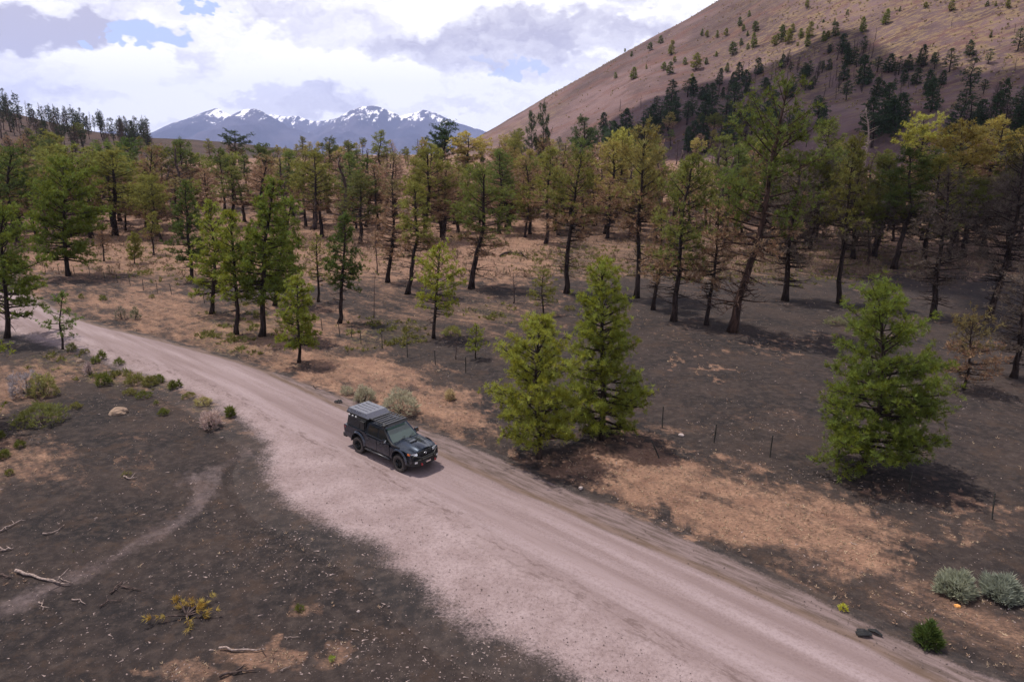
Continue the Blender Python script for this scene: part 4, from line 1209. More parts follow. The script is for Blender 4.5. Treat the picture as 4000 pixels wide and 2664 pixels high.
def build_truck():
    p0 = np.array([-5.43, 30.28]); p1 = np.array([-7.79, 32.36])
    yaw = R(-41.5)
    f = np.array([math.cos(yaw), math.sin(yaw)]); lft = np.array([-f[1], f[0]])
    c = (p0 + p1) / 2 + lft * .86
    T = empty('pickup_truck', (c[0], c[1], .06), (0, 0, yaw), 'black lifted pickup truck with roof rack and bed canopy driving on the gravel road', 'truck')
    FA, RA, wr = 1.62, -1.62, .43          # axles, tyre radius
    w = .93
    # --- body: doors, sills and bed sides with wheel arches; nose and hood
    low = [(-2.78, .72), (-2.84, 1.24), (-2.80, 1.28), (-1.10, 1.28), (-1.06, 1.22), (1.02, 1.20), (2.30, 1.10), (2.42, 1.02), (2.46, .72), (2.42, .62)]
    low += arch(FA, .53, .55) + [(.95, .52), (-.95, .52)] + arch(RA, .53, .55) + [(-2.3, .60)]
    body = prism('body', M_PAINT, T, low, -w, w, .05)
    # taper the nose in plan and tuck the sides
    me = body.data
    for v in me.vertices:
        if v.co.x > 1.5:
            v.co.y *= 1 - .10 * ((v.co.x - 1.5) / .95) ** 1.6
        if v.co.z > 1.0:
            v.co.y *= 1 - .10 * (v.co.z - 1.0)
        if v.co.z < .62:
            v.co.y *= .965
    # hood with power bulge and scoop
    bm = bmesh.new()
    xs = [.92, 1.3, 1.75, 2.15, 2.36]; zs = [1.235, 1.225, 1.20, 1.16, 1.10]
    ys = [-.80, -.62, -.40, -.36, 0, .36, .40, .62, .80]
    add = [-.05, .0, .012, .04, .055, .04, .012, 0, -.05]
    g = [[bm.verts.new((x, y * (1 - .10 * max(0, (x - 1.4)) / .95), z + a * (1 if i else .6))) for y, a in zip(ys, add)] for i, (x, z) in enumerate(zip(xs, zs))]
    for i in range(len(xs) - 1):
        for j in range(len(ys) - 1):
            bm.faces.new((g[i][j], g[i + 1][j], g[i + 1][j + 1], g[i][j + 1]))
    for j in range(len(ys) - 1):      # front lip
        a, b = g[-1][j], g[-1][j + 1]
        bm.faces.new((a, bm.verts.new((a.co.x + .04, a.co.y, a.co.z - .14)), bm.verts.new((b.co.x + .04, b.co.y, b.co.z - .14)), b))
    bmesh.ops.remove_doubles(bm, verts=bm.verts, dist=.0005)
    hood = bm_obj('hood', bm, M_PAINT, T, 0, True)
    box('hood_scoop', M_PAINT, hood, 1.22, 1.66, -.24, .24, 1.25, 1.315, top=(.2, .03, .05, .05), bevel=.015)
    box('scoop_mouth', M_TRIM, hood, 1.655, 1.672, -.19, .19, 1.262, 1.298, bevel=.003)
    # --- cab
    bm = bmesh.new()
    base = [(-1.06, 1.2), (1.0, 1.2)]
    prof = [(-1.08, 1.2), (-1.02, 1.60), (-.92, 1.80), (-.6, 1.86), (.05, 1.86), (.30, 1.80), (1.02, 1.2)]
    def yw(z): return .86 - .26 * max(0, z - 1.2) / .66 * .62
    A = [bm.verts.new((x, -yw(z), z)) for x, z in prof]; B = [bm.verts.new((x, yw(z), z)) for x, z in prof]
    bm.faces.new(A); bm.faces.new(B[::-1])
    for i in range(len(prof)):
        bm.faces.new((A[i], B[i], B[(i + 1) % len(prof)], A[(i + 1) % len(prof)]))
    cab = bm_obj('cab', bm, M_PAINT, T, .035, True)
    def on_side(x, z, sgn, out=.012):
        return (x, sgn * (yw(z) + out), z)
    for sgn in (-1, 1):
        for nm, pts in (('window', [(-.93, 1.28), (-.12, 1.25), (-.12, 1.72), (-.82, 1.73)]), ('window', [(-.03, 1.25), (.80, 1.24), (.34, 1.66), (.24, 1.72), (-.03, 1.72)])):
            q = [on_side(x, z, sgn) for x, z in pts]
            wnd = quadm(nm, M_GLASS, T, q if sgn < 0 else q[::-1])
        tr = [on_side(x, z, sgn, .016) for x, z in ((-.98, 1.215), (.86, 1.195), (.86, 1.225), (-.98, 1.25))]
        quadm('window_trim', M_SATIN, T, tr if sgn < 0 else tr[::-1])
        # doors: a thin raised panel each, with handle and a dark shut line around it
        for x0, x1 in ((-.98, -.10), (-.06, .90)):
            dr = box('door', M_PAINT, T, x0, x1, sgn * .925 if sgn > 0 else -.945, .945 if sgn > 0 else -.925, .60, 1.17, bevel=.012)
            box('handle', M_SATIN, dr, x0 + .07, x0 + .27, .945 if sgn > 0 else -.985, .985 if sgn > 0 else -.945, 1.03, 1.075, bevel=.012)
        # mirrors
        y0, y1 = (.93, 1.16) if sgn > 0 else (-1.16, -.93)
        mi = box('mirror', M_PAINT, T, .56, .70, y0, y1, 1.22, 1.42, top=(.02, .03, .02, .02), bevel=.03)
        box('mirror_cap', M_CHROME, mi, .66, .715, y0 + .02, y1 - .02, 1.27, 1.40, top=(0, .02, .01, .01), bevel=.015)
        # rock slider
        sl_ = Acc(); sl_.tube([(-.98, sgn * .99, .47), (.98, sgn * .99, .47)], .045, 10)
        sl_.tube([(-.6, sgn * .8, .52), (-.6, sgn * .99, .47)], .03, 6); sl_.tube([(.6, sgn * .8, .52), (.6, sgn * .99, .47)], .03, 6)
        ob('rock_slider', sl_.mesh('rock_slider', M_SATIN), T)
        # fender flares
        for ax in (FA, RA):
            bm = bmesh.new()
            n = 14
            ring = []
            for i in range(n + 1):
                a = math.pi * i / n
                cr, sr = math.cos(a), math.sin(a)
                ring.append([bm.verts.new((ax + r * cr, sgn * y, .56 + r * sr * 1.02)) for r, y in ((.515, .90), (.515, 1.0), (.56, 1.0), (.615, .935))])
            for i in range(n):
                for j in range(3):
                    bm.faces.new((ring[i][j], ring[i + 1][j], ring[i + 1][j + 1], ring[i][j + 1]))
            fl = bm_obj('fender_flare', bm, M_PAINT, T, 0, True)
        # lamps
        hl = quadm('headlight', M_LAMP, T, [(2.42, sgn * .48, 1.055), (2.36, sgn * .80, 1.07), (2.37, sgn * .80, .95), (2.46, sgn * .48, .94)][::(1 if sgn > 0 else -1)], .03)
        quadm('lamp_bezel', M_TRIM, hl, [(2.447, sgn * .50, 1.012), (2.382, sgn * .78, 1.02), (2.385, sgn * .78, .99), (2.455, sgn * .50, .982)][::(1 if sgn > 0 else -1)], .01)
        quadm('turn_signal', M_AMBER, T, [(2.345, sgn * .815, 1.085), (2.20, sgn * .865, 1.10), (2.20, sgn * .872, 1.02), (2.35, sgn * .822, 1.0)][::(1 if sgn > 0 else -1)], .02)
        box('tail_light', M_RED, T, -2.85, -2.70, .74 if sgn > 0 else -.905, .905 if sgn > 0 else -.74, .95, 1.22, bevel=.02)
    # snorkel up the near pillar
    sn = Acc(); sn.tube([(1.55, -.84, 1.16), (1.1, -.90, 1.24), (.86, -.90, 1.42), (.44, -.80, 1.80), (.40, -.80, 1.95)], [.05, .055, .05, .045, .05], 8)
    sk = ob('snorkel', sn.mesh('snorkel', M_TRIM), T)
    box('snorkel_head', M_TRIM, sk, .34, .50, -.86, -.74, 1.93, 2.04, bevel=.02)
    # windshield, rear window
    quadm('windshield', M_SHIELD, T, [(.99, -.76, 1.245), (.99, .76, 1.245), (.355, .62, 1.775), (.355, -.62, 1.775)], .014)
    quadm('rear_window', M_GLASS, T, [(-1.085, .70, 1.28), (-1.085, -.70, 1.28), (-1.03, -.60, 1.62), (-1.03, .60, 1.62)], .014)
    for y in (-.35, .2):
        wp = Acc(); wp.tube([(1.01, y, 1.25), (.90, y + .42, 1.345)], .012, 4); ob('wiper', wp.mesh('wiper', M_TRIM), T)
    # grille, bumper with hoop and winch
    gr = box('grille', M_TRIM, T, 2.36, 2.475, -.46, .46, .80, 1.06, top=(0, .05, .03, .03), bevel=.02)
    for k in range(4):
        box('slat', M_SATIN, gr, 2.465, 2.488 - k * .004, -.40, .40, .845 + k * .05, .865 + k * .05, bevel=.004)
    em = Acc(); th = np.linspace(0, 2 * np.pi, 17)
    em.tube(np.stack([np.full(17, 2.492), .085 * np.cos(th), .955 + .055 * np.sin(th)], -1), .011, 5, cap=False)
    em.tube(np.stack([np.full(17, 2.494), .032 * np.cos(th), .955 + .05 * np.sin(th)], -1), .008, 4, cap=False)
    em.tube(np.stack([np.full(17, 2.494), .06 * np.cos(th), .975 + .02 * np.sin(th)], -1), .008, 4, cap=False)
    ob('emblem', em.mesh('emblem', M_CHROME), gr)
    bp = [(-.90, 2.18), (-.72, 2.52), (-.42, 2.66), (.42, 2.66), (.72, 2.52), (.90, 2.18)]
    bm = bmesh.new()
    lo = [bm.verts.new((x, y, .46)) for y, x in bp]; hi = [bm.verts.new((x, y, .76)) for y, x in bp]
    lo2 = [bm.verts.new((x - .26, y * .96, .50)) for y, x in bp]; hi2 = [bm.verts.new((x - .26, y * .96, .76)) for y, x in bp]
    for i in range(len(bp) - 1):
        bm.faces.new((lo[i], lo[i + 1], hi[i + 1], hi[i])); bm.faces.new((hi[i], hi[i + 1], hi2[i + 1], hi2[i]))
        bm.faces.new((lo2[i], hi2[i], hi2[i + 1], lo2[i + 1])); bm.faces.new((lo[i], lo2[i], lo2[i + 1], lo[i + 1]))
    for i in (0, -1):
        bm.faces.new((lo[i], hi[i], hi2[i], lo2[i]))
    bump_ = bm_obj('front_bumper', bm, M_TRIM, T, .025, True)
    hp = Acc()
    hp.tube([(2.42, -.82, .74), (2.48, -.74, 1.0), (2.60, -.52, .92), (2.66, -.40, .86), (2.66, .40, .86), (2.60, .52, .92), (2.48, .74, 1.0), (2.42, .82, .74)], .036, 8)
    hp.tube([(2.64, -.36, .72), (2.66, -.36, .88)], .03, 6); hp.tube([(2.64, .36, .72), (2.66, .36, .88)], .03, 6)
    ob('bull_bar', hp.mesh('bull_bar', M_TRIM), bump_)
    wn = Acc(); wn.tube([(2.60, -.2, .60), (2.60, .2, .60)], .075, 10); ob('winch', wn.mesh('winch', M_SATIN), bump_)
    box('fairlead', M_CHROME, bump_, 2.655, 2.70, -.14, .14, .565, .64, bevel=.012)
    for y in (-.42, .42):
        sh = Acc(); th = np.linspace(0, 2 * np.pi, 13)
        sh.tube(np.stack([2.70 + .05 * np.cos(th), np.full(13, y), .55 + .06 * np.sin(th)], -1), .022, 6, cap=False)
        ob('recovery_shackle', sh.mesh('recovery_shackle', M_RED), bump_)
    for y in (-.66, .66):
        quadm('fog_light', M_LAMP, bump_, [(2.565 , y - .07, .70), (2.545, y + .07, .70), (2.545, y + .07, .62), (2.565, y - .07, .62)] if y > 0 else [(2.545, y - .07, .70), (2.565, y + .07, .70), (2.565, y + .07, .62), (2.545, y - .07, .62)], .02)
    sp = box('skid_plate', M_SATIN, T, 1.95, 2.45, -.4, .4, .38, .46, top=(0, .1, .03, .03), bevel=.01)
    box('chassis', M_TRIM, T, -2.6, 2.2, -.5, .5, .42, .64, bevel=.02)
    # rear bumper and tailgate
    box('rear_bumper', M_TRIM, T, -2.98, -2.72, -.88, .88, .56, .76, bevel=.03)
    box('tailgate', M_PAINT, T, -2.885, -2.835, -.72, .72, .80, 1.26, bevel=.015)
    # bed canopy: frame with slatted panels, lid box on top
    can = box('bed_canopy', M_TRIM, T, -2.72, -1.12, -.80, .80, 1.26, 1.84, top=(.12, .02, .06, .06), bevel=.03)
    for sgn in (-1, 1):
        for k in range(6):
            z = 1.34 + k * .078
            y = .80 - .06 * (z - 1.26) / .58
            a, b = (y, y + .022) if sgn > 0 else (-y - .022, -y)
            box('slat', M_SATIN, can, -2.58 + .02 * k, -1.62, a, b, z, z + .042, bevel=.006)
        a, b = (.76, .80) if sgn > 0 else (-.80, -.76)
        box('side_box', M_TRIM, can, -1.52, -1.18, a - (.0 if sgn > 0 else .05), b + (.05 if sgn > 0 else 0), 1.34, 1.76, bevel=.02)
        for k in range(3):
            box('work_light', M_LAMP, can, -2.5 + k * .28, -2.40 + k * .28, a, b + .012 if sgn > 0 else b, 1.845, 1.90, bevel=.01) if sgn > 0 else box('work_light', M_LAMP, can, -2.5 + k * .28, -2.40 + k * .28, -.812, -.77, 1.845, 1.90, bevel=.01)
    tent = box('roof_tent', M_TENT, T, -2.82, -.98, -.70, .70, 1.93, 2.14, top=(.10, .26, .08, .08), bevel=.035)
    for y in (-.36, -.12, .12, .36):
        box('rib', M_TENT, tent, -2.60, -1.42, y - .022, y + .022, 2.137, 2.156, top=(.04, .04, .008, .008), bevel=.004)
    box('lower_shell', M_TRIM, tent, -2.80, -.98, -.71, .71, 1.885, 1.94, bevel=.012)
    # platform rack over the cab
    rk = Acc()
    for y in (-.64, .64):
        rk.tube([(-.96, y, 1.99), (.20, y, 1.99), (.46, y, 1.965)], .028, 8)
        for x in (-.8, -.2, .25):
            rk.tube([(x, y, 1.86), (x, y, 1.99)], .02, 6)
    rack = ob('roof_rack', rk.mesh('roof_rack', M_TRIM), T)
    for k in range(6):
        x = -.84 + k * .23
        box('slat', M_SATIN, rack, x, x + .10, -.63, .63, 1.992, 2.022, bevel=.008)
    box('wind_fairing', M_TRIM, rack, .36, .50, -.62, .62, 1.90, 2.0, top=(.0, .10, .02, .02), bevel=.01)
    # wheels
    tyre_prof = [(.245, -.10), (.30, -.125), (.375, -.132), (.415, -.118), (.43, -.085), (.425, -.03), (.43, 0), (.425, .03), (.43, .085), (.415, .118), (.375, .132), (.30, .125), (.245, .10)]
    wm = None
    for ax in (FA, RA):
        for sgn in (-1, 1):
            wh = ob('wheel', None, T, (ax, sgn * .86, .43))
            if sgn > 0: wh.rotation_euler = (0, 0, math.pi)
            if wm is None:
                ty = lathe('tyre', M_RUBBER, wh, tyre_prof, 40)
                # tread blocks
                bm = bmesh.new(); bm.from_mesh(ty.data)
                for k in range(34):
                    a = 2 * math.pi * k / 34
                    for yy in (-.085, 0.0, .085):
                        aa = a + (.09 if yy == 0 else 0)
                        mt = Matrix.Rotation(-aa, 4, 'Y') @ Matrix.Translation((.430, yy, 0)) @ Matrix.Diagonal((.022, .062, .05, 1))
                        bmesh.ops.create_cube(bm, size=1, matrix=mt)
                bm.to_mesh(ty.data); bm.free()
                rm = lathe('rim', M_RIM, wh, [(.255, -.105), (.24, -.085), (.215, -.04), (.10, -.055), (.075, -.085), (.0, -.09)], 30)
                sp_ = Acc()
                for k in range(6):
                    a = 2 * math.pi * k / 6
                    sp_.tube([(.07 * math.cos(a), -.085, .07 * math.sin(a)), (.225 * math.cos(a), -.09, .225 * math.sin(a))], [.035, .028], 6)
                ob('spokes', sp_.mesh('spokes', M_RIM), wh)
                wm = [(c_.name.split('.')[0], c_.data) for c_ in wh.children]
            else:
                for nm, d in wm:
                    ob(nm, d, wh)
build_truck()

# ------------------------------------------------------------------ fence posts
M_POST = bark_mat('weathered_steel', (.02, .022, .02), (.06, .055, .05), 12)
def post_mesh(h):
    A = Acc()
    A.tube([(0, 0, -.3), (.01, 0, h * .5), (.0, .01, h)], [.034, .032, .03], 6)
    for k in range(6):
        z = h * (.25 + .12 * k)
        A.tube([(.03, -.01, z), (.055, -.01, z + .02)], [.014, .008], 4)
    A.tube([(-.04, 0, h - .02), (.04, 0, h - .02)], [.02, .02], 5)
    return A.mesh('fence_post', M_POST, False)
posts = [(105, 630), (137, 630), (172, 631), (207, 633), (242, 647), (270, 650), (300, 656), (330, 667), (362, 673), (395, 677), (470, 696), (741, 760), (782, 773), (808, 775), (830, 790), (879, 801),
         (937, 821), (1001, 838), (1071, 857), (1522, 983), (1641, 1018), (1770, 1051), (1923, 1089), (2086, 1136), (2280, 1193)]
pm = [post_mesh(1.2), post_mesh(1.3), post_mesh(1.1)]
for i, (a, b) in enumerate(posts):
    p = hit(a, b)
    o = ob('fence_post', pm[i % 3], None, tuple(p), (rnd.gauss(0, .03), rnd.gauss(0, .04), rnd.uniform(0, 6)))
    if a < 500:
        lab, g = 'slim dark fence post in the row along the left meadow', 'fence posts along the left meadow'
    elif a < 1100:
        lab, g = '%s slim dark fence post right of the small bright green pine, counted towards the pair' % ['first', 'second', 'third', 'fourth', 'fifth', 'sixth', 'seventh', 'eighth'][i - 11], 'fence posts in the middle clearing'
    else:
        lab, g = '%s dark fence post on the cinder flat right of the pine pair' % ['first', 'second', 'third', 'fourth', 'fifth', 'sixth'][i - 19], 'fence posts on the right flat'
    tag(o, lab, 'fence post', g)
p = hit(1515, 1052)
tag(ob('fence_post', pm[2], None, (p[0], p[1], p[2]), (0, -.45, .4)), 'short broken post leaning over on the dry grass near the pair', 'fence post')

# ------------------------------------------------------------------ shrubs
def shrub(seed, w, h, n=260, bl=.16, bw=.05, up=.8, stems=14, bladen=6):
    rng = np.random.default_rng(seed)
    u = rng.normal(size=(n, 3)); u[:, 2] = np.abs(u[:, 2]); u /= np.linalg.norm(u, axis=1)[:, None]
    rr = rng.uniform(.55, 1.0, n) ** .5 * (1 + .25 * np.sin(u[:, 0] * 5 + seed) * np.cos(u[:, 1] * 4))
    C = u * rr[:, None] * np.array([w / 2 * .9, w / 2 * .9, h * .88]) + [0, 0, .03 * h]
    D = u * .7 + np.array([0, 0, up]); D /= np.linalg.norm(D, axis=1)[:, None]
    V, F, ti = blades(rng, C, D, np.full(n, bl) * rng.uniform(.7, 1.3, n), bladen, bw, .7)
    A = Acc()
    for k in range(stems):
        q = C[rng.integers(n)]
        A.tube([(0, 0, -.03), q * .5 + [0, 0, .05], q], [.016, .011, .004], 4, cap=False)
    return mesh_np('foliage', V, F, M_NEEDLE, attrs={'tint': ('FACE', ti)}), A.mesh('stems', M_SNAG)
def put_shrub(dx, dy, wd, hd, color, name, label, seed, group=None, **kw):
    p = hit(dx, dy)
    k = px_per_m(p)
    f, s_ = shrub(seed, wd * S / k, hd * S / k, **kw)
    e = empty(name, tuple(p), (0, 0, 0), label, 'shrub', group)
    o = ob('foliage', f, e); o.color = color + (1.0,)
    ob('stems', s_, e)
SAGE, SAGE2, DRYB, GRN, GRN2 = (.21, .195, .14), (.175, .185, .135), (.15, .11, .10), (.070, .078, .018), (.100, .094, .028)
shrubs = [
 (918, 948, 90, 56, SAGE, 'big grey-green sagebrush right behind the truck', 700, 24), (838, 922, 48, 34, SAGE, 'medium pale sagebrush at the road edge behind the truck', 420, 20), (797, 905, 28, 16, SAGE, 'small pale sagebrush left of the medium one at the road edge', 160, 14),
 (1035, 918, 18, 22, (.26, .20, .11), 'straw-coloured bunch of grass beside the slope behind the truck', 160, 6),
 (2195, 1364, 78, 48, SAGE2, 'left one of the two rounded sagebrushes at lower right', 900, 24), (2300, 1372, 78, 50, (.155, .17, .135), 'right one of the two rounded sagebrushes at lower right', 900, 24),
 (2131, 1484, 46, 54, (.042, .062, .016), 'feathery bright green bush at the lower right roadside', 420, 8), (1937, 1405, 18, 16, (.28, .27, .03), 'tiny yellow-green plant at the right road edge', 90, 3),
 (100, 908, 62, 52, (.15, .14, .05), 'olive rounded bush at the far left', 620, 20), (62, 905, 80, 56, (.16, .14, .15), 'grey twiggy bush behind the olive bush at far left', 420, 26),
 (240, 884, 34, 26, GRN, 'dark green round bush on the left verge', 260, 8), (300, 906, 30, 12, GRN2, 'flat green mat shrub near the left road edge', 160, 4), (330, 914, 34, 14, GRN, 'second flat green mat shrub beside the first', 160, 4), (345, 885, 30, 18, GRN2, 'yellowish green shrub left of the road edge', 200, 6),
 (310, 880, 40, 22, GRN2, 'low spreading green shrub in the verge thicket', 240, 8), (365, 878, 26, 16, GRN, 'green shrub at the edge of the verge thicket', 160, 6), (398, 894, 14, 18, GRN, 'small upright green shrub by the road', 110, 4), (412, 890, 8, 16, GRN, 'narrow green shrub right beside the road', 70, 4),
 (435, 914, 28, 12, GRN2, 'straggly yellow-green plant at the road edge', 140, 5), (377, 952, 22, 14, GRN, 'small green tussock on the dark ground left', 150, 4), (360, 930, 10, 10, GRN, 'tiny green tuft left of the tussock', 60, 3), (530, 958, 18, 24, GRN, 'small upright green bush nearest the road on the left', 170, 5),
 (487, 982, 46, 40, (.25, .185, .17), 'pinkish dead twiggy bush near the road', 240, 26), (468, 930, 36, 16, (.2, .17, .07), 'dry straggly grass clump left of the road', 170, 6), (275, 838, 20, 14, GRN, 'green shrub halfway along the left verge', 120, 5), (235, 826, 18, 20, GRN, 'taller green shrub on the left verge by the road', 130, 6),
 (220, 835, 16, 14, GRN, 'low green shrub beside the taller one', 100, 4), (195, 812, 22, 10, GRN2, 'yellow-green shrub near the sapling', 110, 4), (165, 806, 22, 16, (.12, .12, .045), 'olive shrub right of the sapling trunk', 140, 8), (205, 862, 12, 30, (.2, .15, .15), 'thin leafless grey shrub on the left verge', 90, 14),
 (175, 938, 26, 12, GRN2, 'green cushion plant below the olive bush', 140, 4), (95, 972, 105, 50, (.095, .10, .03), 'large yellow-green bush at the left edge', 620, 16), (46, 1028, 18, 16, GRN, 'small bright green tuft far left', 120, 3), (8, 1052, 24, 18, GRN, 'green tuft at the left edge, lower', 140, 4),
 (24, 1092, 16, 14, GRN2, 'lowest green tuft on the left edge', 110, 3), (4, 1008, 16, 16, GRN, 'green tuft cut by the left edge', 110, 3), (280, 733, 26, 32, (.13, .11, .085), 'grey-green shrub pair member on the far verge, left one', 170, 14), (312, 734, 20, 30, (.10, .10, .06), 'grey-green shrub pair member on the far verge, right one', 150, 12),
 (328, 633, 24, 10, GRN2, 'green shrub in the left meadow by the fence', 130, 4), (237, 690, 12, 12, GRN, 'dark little shrub beside the far road', 80, 4), (187, 686, 10, 10, GRN, 'another dark little shrub beside the far road bend', 80, 4), (350, 685, 14, 8, GRN2, 'low shrub in the left meadow', 80, 4),
 (1040, 770, 44, 20, (.15, .15, .04), 'yellow-green shrub at the foot of the slender pine', 220, 10), (1920, 745, 46, 18, (.12, .12, .06), 'grey-green bush below the straight black trunk', 190, 20), (168, 1268, 6, 4, GRN, 'speck of green on the dark flat', 20, 2),
 (290, 1092, 24, 8, GRN2, 'green weeds beside a small stick', 90, 4), (690, 1402, 18, 14, GRN, 'small green plant in the lower dry patch', 90, 3), (763, 1518, 14, 12, (.16, .2, .03), 'little bright green plant at the bottom', 70, 3), (1310, 712, 26, 10, GRN2, 'low green shrub behind the pair', 100, 5)]
for i, (a, b, w_, h_, c_, lab, n_, st_) in enumerate(shrubs):
    put_shrub(a, b, w_, h_, c_, 'shrub', lab, 800 + i, n=int(n_ * .7), bl=min(.26, .5 * h_ * S / px_per_m(hit(a, b))) , stems=st_, bw=.055)

# ------------------------------------------------------------------ stumps, fallen wood, stones, scraps
def branch(name, label, pts, r0, mat, lift=.05, side=True, cat='branch', seed=0):
    rng = np.random.default_rng(seed)
    P = [hit(a, b) for a, b in pts]
    P = np.array([[p[0], p[1], p[2] + lift + r0 * .6] for p in P])
    tt = np.linspace(0, 1, len(P)); t2 = np.linspace(0, 1, max(7, 2 * len(P)))
    Q = np.stack([np.interp(t2, tt, P[:, a]) for a in range(3)], -1)
    Q[1:-1] += rng.normal(0, r0 * .5, (len(Q) - 2, 3))
    r0 = r0 * .82
    A = Acc(); A.tube(Q, r0 * (1 - .65 * t2), 7)
    if side:
        for k in range(2):
            i = rng.integers(2, len(Q) - 1); d = rng.normal(size=3); d[2] = abs(d[2]) * .4; d /= np.linalg.norm(d)
            A.tube([Q[i], Q[i] + d * r0 * 5, Q[i] + d * r0 * 9], [r0 * .5, r0 * .35, r0 * .1], 5)
    o = A.mesh(name, mat)
    c = Q.mean(0)
    for v in o.vertices: v.co -= Vector(c)
    return tag(ob(name, o, None, tuple(c)), label, cat, None)
for i, (lab, pts, r, m_) in enumerate([
        ('longest curved pale branch lying on the dark ground at lower left', [(38, 1316), (60, 1324), (92, 1330), (116, 1338), (136, 1345), (160, 1346)], .075, M_DEADWOOD),
        ('thin forked twig behind the longest pale branch', [(137, 1330), (145, 1338), (168, 1342)], .03, M_DEADWOOD),
        ('straight pale stick at the left edge', [(-4, 1225), (24, 1212), (52, 1198)], .045, M_DEADWOOD),
        ('short bent pale stick right of the left edge stick', [(100, 1230), (122, 1226), (149, 1210)], .04, M_DEADWOOD),
        ('stubby pale piece of wood at the left edge', [(-4, 1264), (14, 1266), (32, 1264)], .055, M_DEADWOOD),
        ('dark branch jutting from the left edge', [(-6, 1322), (12, 1326), (28, 1330)], .05, M_SNAG),
        ('grey forked stick left of the yellowed bough', [(254, 1366), (270, 1350), (284, 1338)], .04, M_SNAG),
        ('grey stick crossing the forked one', [(278, 1350), (300, 1354), (325, 1358)], .04, M_SNAG),
        ('low grey twig below the forked stick', [(230, 1398), (250, 1386), (282, 1384)], .035, M_SNAG),
        ('small hooked pale stick on the faint track', [(90, 1386), (98, 1392), (100, 1408)], .035, M_DEADWOOD),
        ('short curved brown stick on the dark ground', [(166, 1380), (184, 1383), (198, 1392)], .03, M_DEADWOOD),
        ('pale stick in the dry patch at the bottom', [(505, 1495), (540, 1500), (585, 1500), (612, 1496)], .05, M_DEADWOOD),
        ('dark logs at the bottom edge', [(505, 1562), (540, 1550), (590, 1545)], .06, M_SNAG),
        ('thin straight pale stick on brown ground', [(655, 1470), (690, 1470)], .02, M_DEADWOOD),
        ('small stick near the gravel edge', [(808, 1448), (826, 1454)], .025, M_DEADWOOD),
        ('long thin pale stick at the bottom', [(645, 1545), (670, 1534)], .02, M_DEADWOOD),
        ('dark fallen log in the middle of the clearing', [(1150, 590), (1175, 580), (1195, 584), (1212, 596)], .22, M_BARK),
        ('little brown log at the left by the faint track head', [(285, 1098), (300, 1102), (312, 1102)], .05, M_DEADWOOD),
        ('dark crooked stick lying on the road verge', [(721, 889), (726, 896), (738, 899)], .04, M_BARK),
        ('pale curved stick on the right dry verge', [(1955, 1250), (1970, 1258)], .03, M_DEADWOOD)]):
    branch('fallen_log' if r > .2 else 'fallen_branch', lab, pts, r, m_, seed=i, cat='log' if r > .2 else 'branch', side=r > .03)
# the cut bough with yellowing needles
p = hit(430, 1420)
k = px_per_m(p)
rng = np.random.default_rng(5)
bo = empty('pine_bough', tuple(p), (0, 0, 0), 'cut pine bough with yellowing needles lying at lower left', 'branch')
A = Acc(); TC, TD = [], []
for q in range(9):
    a = rng.uniform(0, 6.28); L = rng.uniform(.5, 1.5)
    e_ = np.array([math.cos(a) * L, math.sin(a) * L * .6, rng.uniform(.05, .3)])
    A.tube([(0, 0, .08), e_ * .5 + [0, 0, .12], e_], [.035, .022, .008], 5)
    for w_ in range(7):
        TC.append(e_ * rng.uniform(.55, 1.05) + rng.normal(0, .08, 3) + [0, 0, .05]); TD.append(e_ / np.linalg.norm(e_))
V, F, ti = blades(rng, np.array(TC), np.array(TD), np.full(len(TC), .2), 16, .045, .9)
ob('branches', A.mesh('branches', M_SNAG), bo)
o = ob('needles', mesh_np('needles', V, F, M_NEEDLE, attrs={'tint': ('FACE', ti)}), bo); o.color = (.19, .13, .03, 1)
def rock(name, label, dx, dy, w_, h_, col_m, seed, cat='rock'):
    p = hit(dx, dy); k = px_per_m(p)
    bm = bmesh.new(); bmesh.ops.create_icosphere(bm, subdivisions=3, radius=1)
    rg = random.Random(seed); off = rg.uniform(0, 50)
    for v in bm.verts:
        n_ = 1 + .5 * float(fbm(v.co.x * 1.7 + off, v.co.y * 1.7 + v.co.z * 2.1, seed, 3))
        v.co *= n_
        v.co.x *= w_ * S / k / 2; v.co.y *= w_ * S / k / 2 * .8; v.co.z *= h_ * S / k * .55
    o = bm_obj(name, bm, col_m, None, 0, False)
    o.location = (p[0], p[1], p[2] + h_ * S / k * .12)
    return tag(o, label, cat)
M_STONE = simple('tan_stone', (.20, .142, .108), .95, 0, .2, 0, 5, .25, .5)
M_PALE = simple('pale_stone', (.3, .25, .24), .9, 0, .2, 0, 5, .2, .5)
rock('boulder', 'smooth tan boulder on the dark ground at left', 272, 950, 42, 22, M_STONE, 3)
rock('stone', 'pinkish stone near the left verge shrubs', 184, 832, 16, 12, M_STONE, 4)
rock('stone', 'pale stone on the cinder flat beside the fence post', 1566, 1001, 13, 7, M_PALE, 5)
rock('stone', 'pale stone at the road edge below the pair', 1335, 1122, 10, 7, M_PALE, 6)
rock('stone', 'orange stone below the right sagebrush', 2200, 1395, 14, 9, simple('orange_stone', (.55, .25, .07), .9), 7)
rock('stone', 'pale stone on the bottom gravel edge', 1824 - 1000, 1588 - 180, 8, 6, M_PALE, 8)
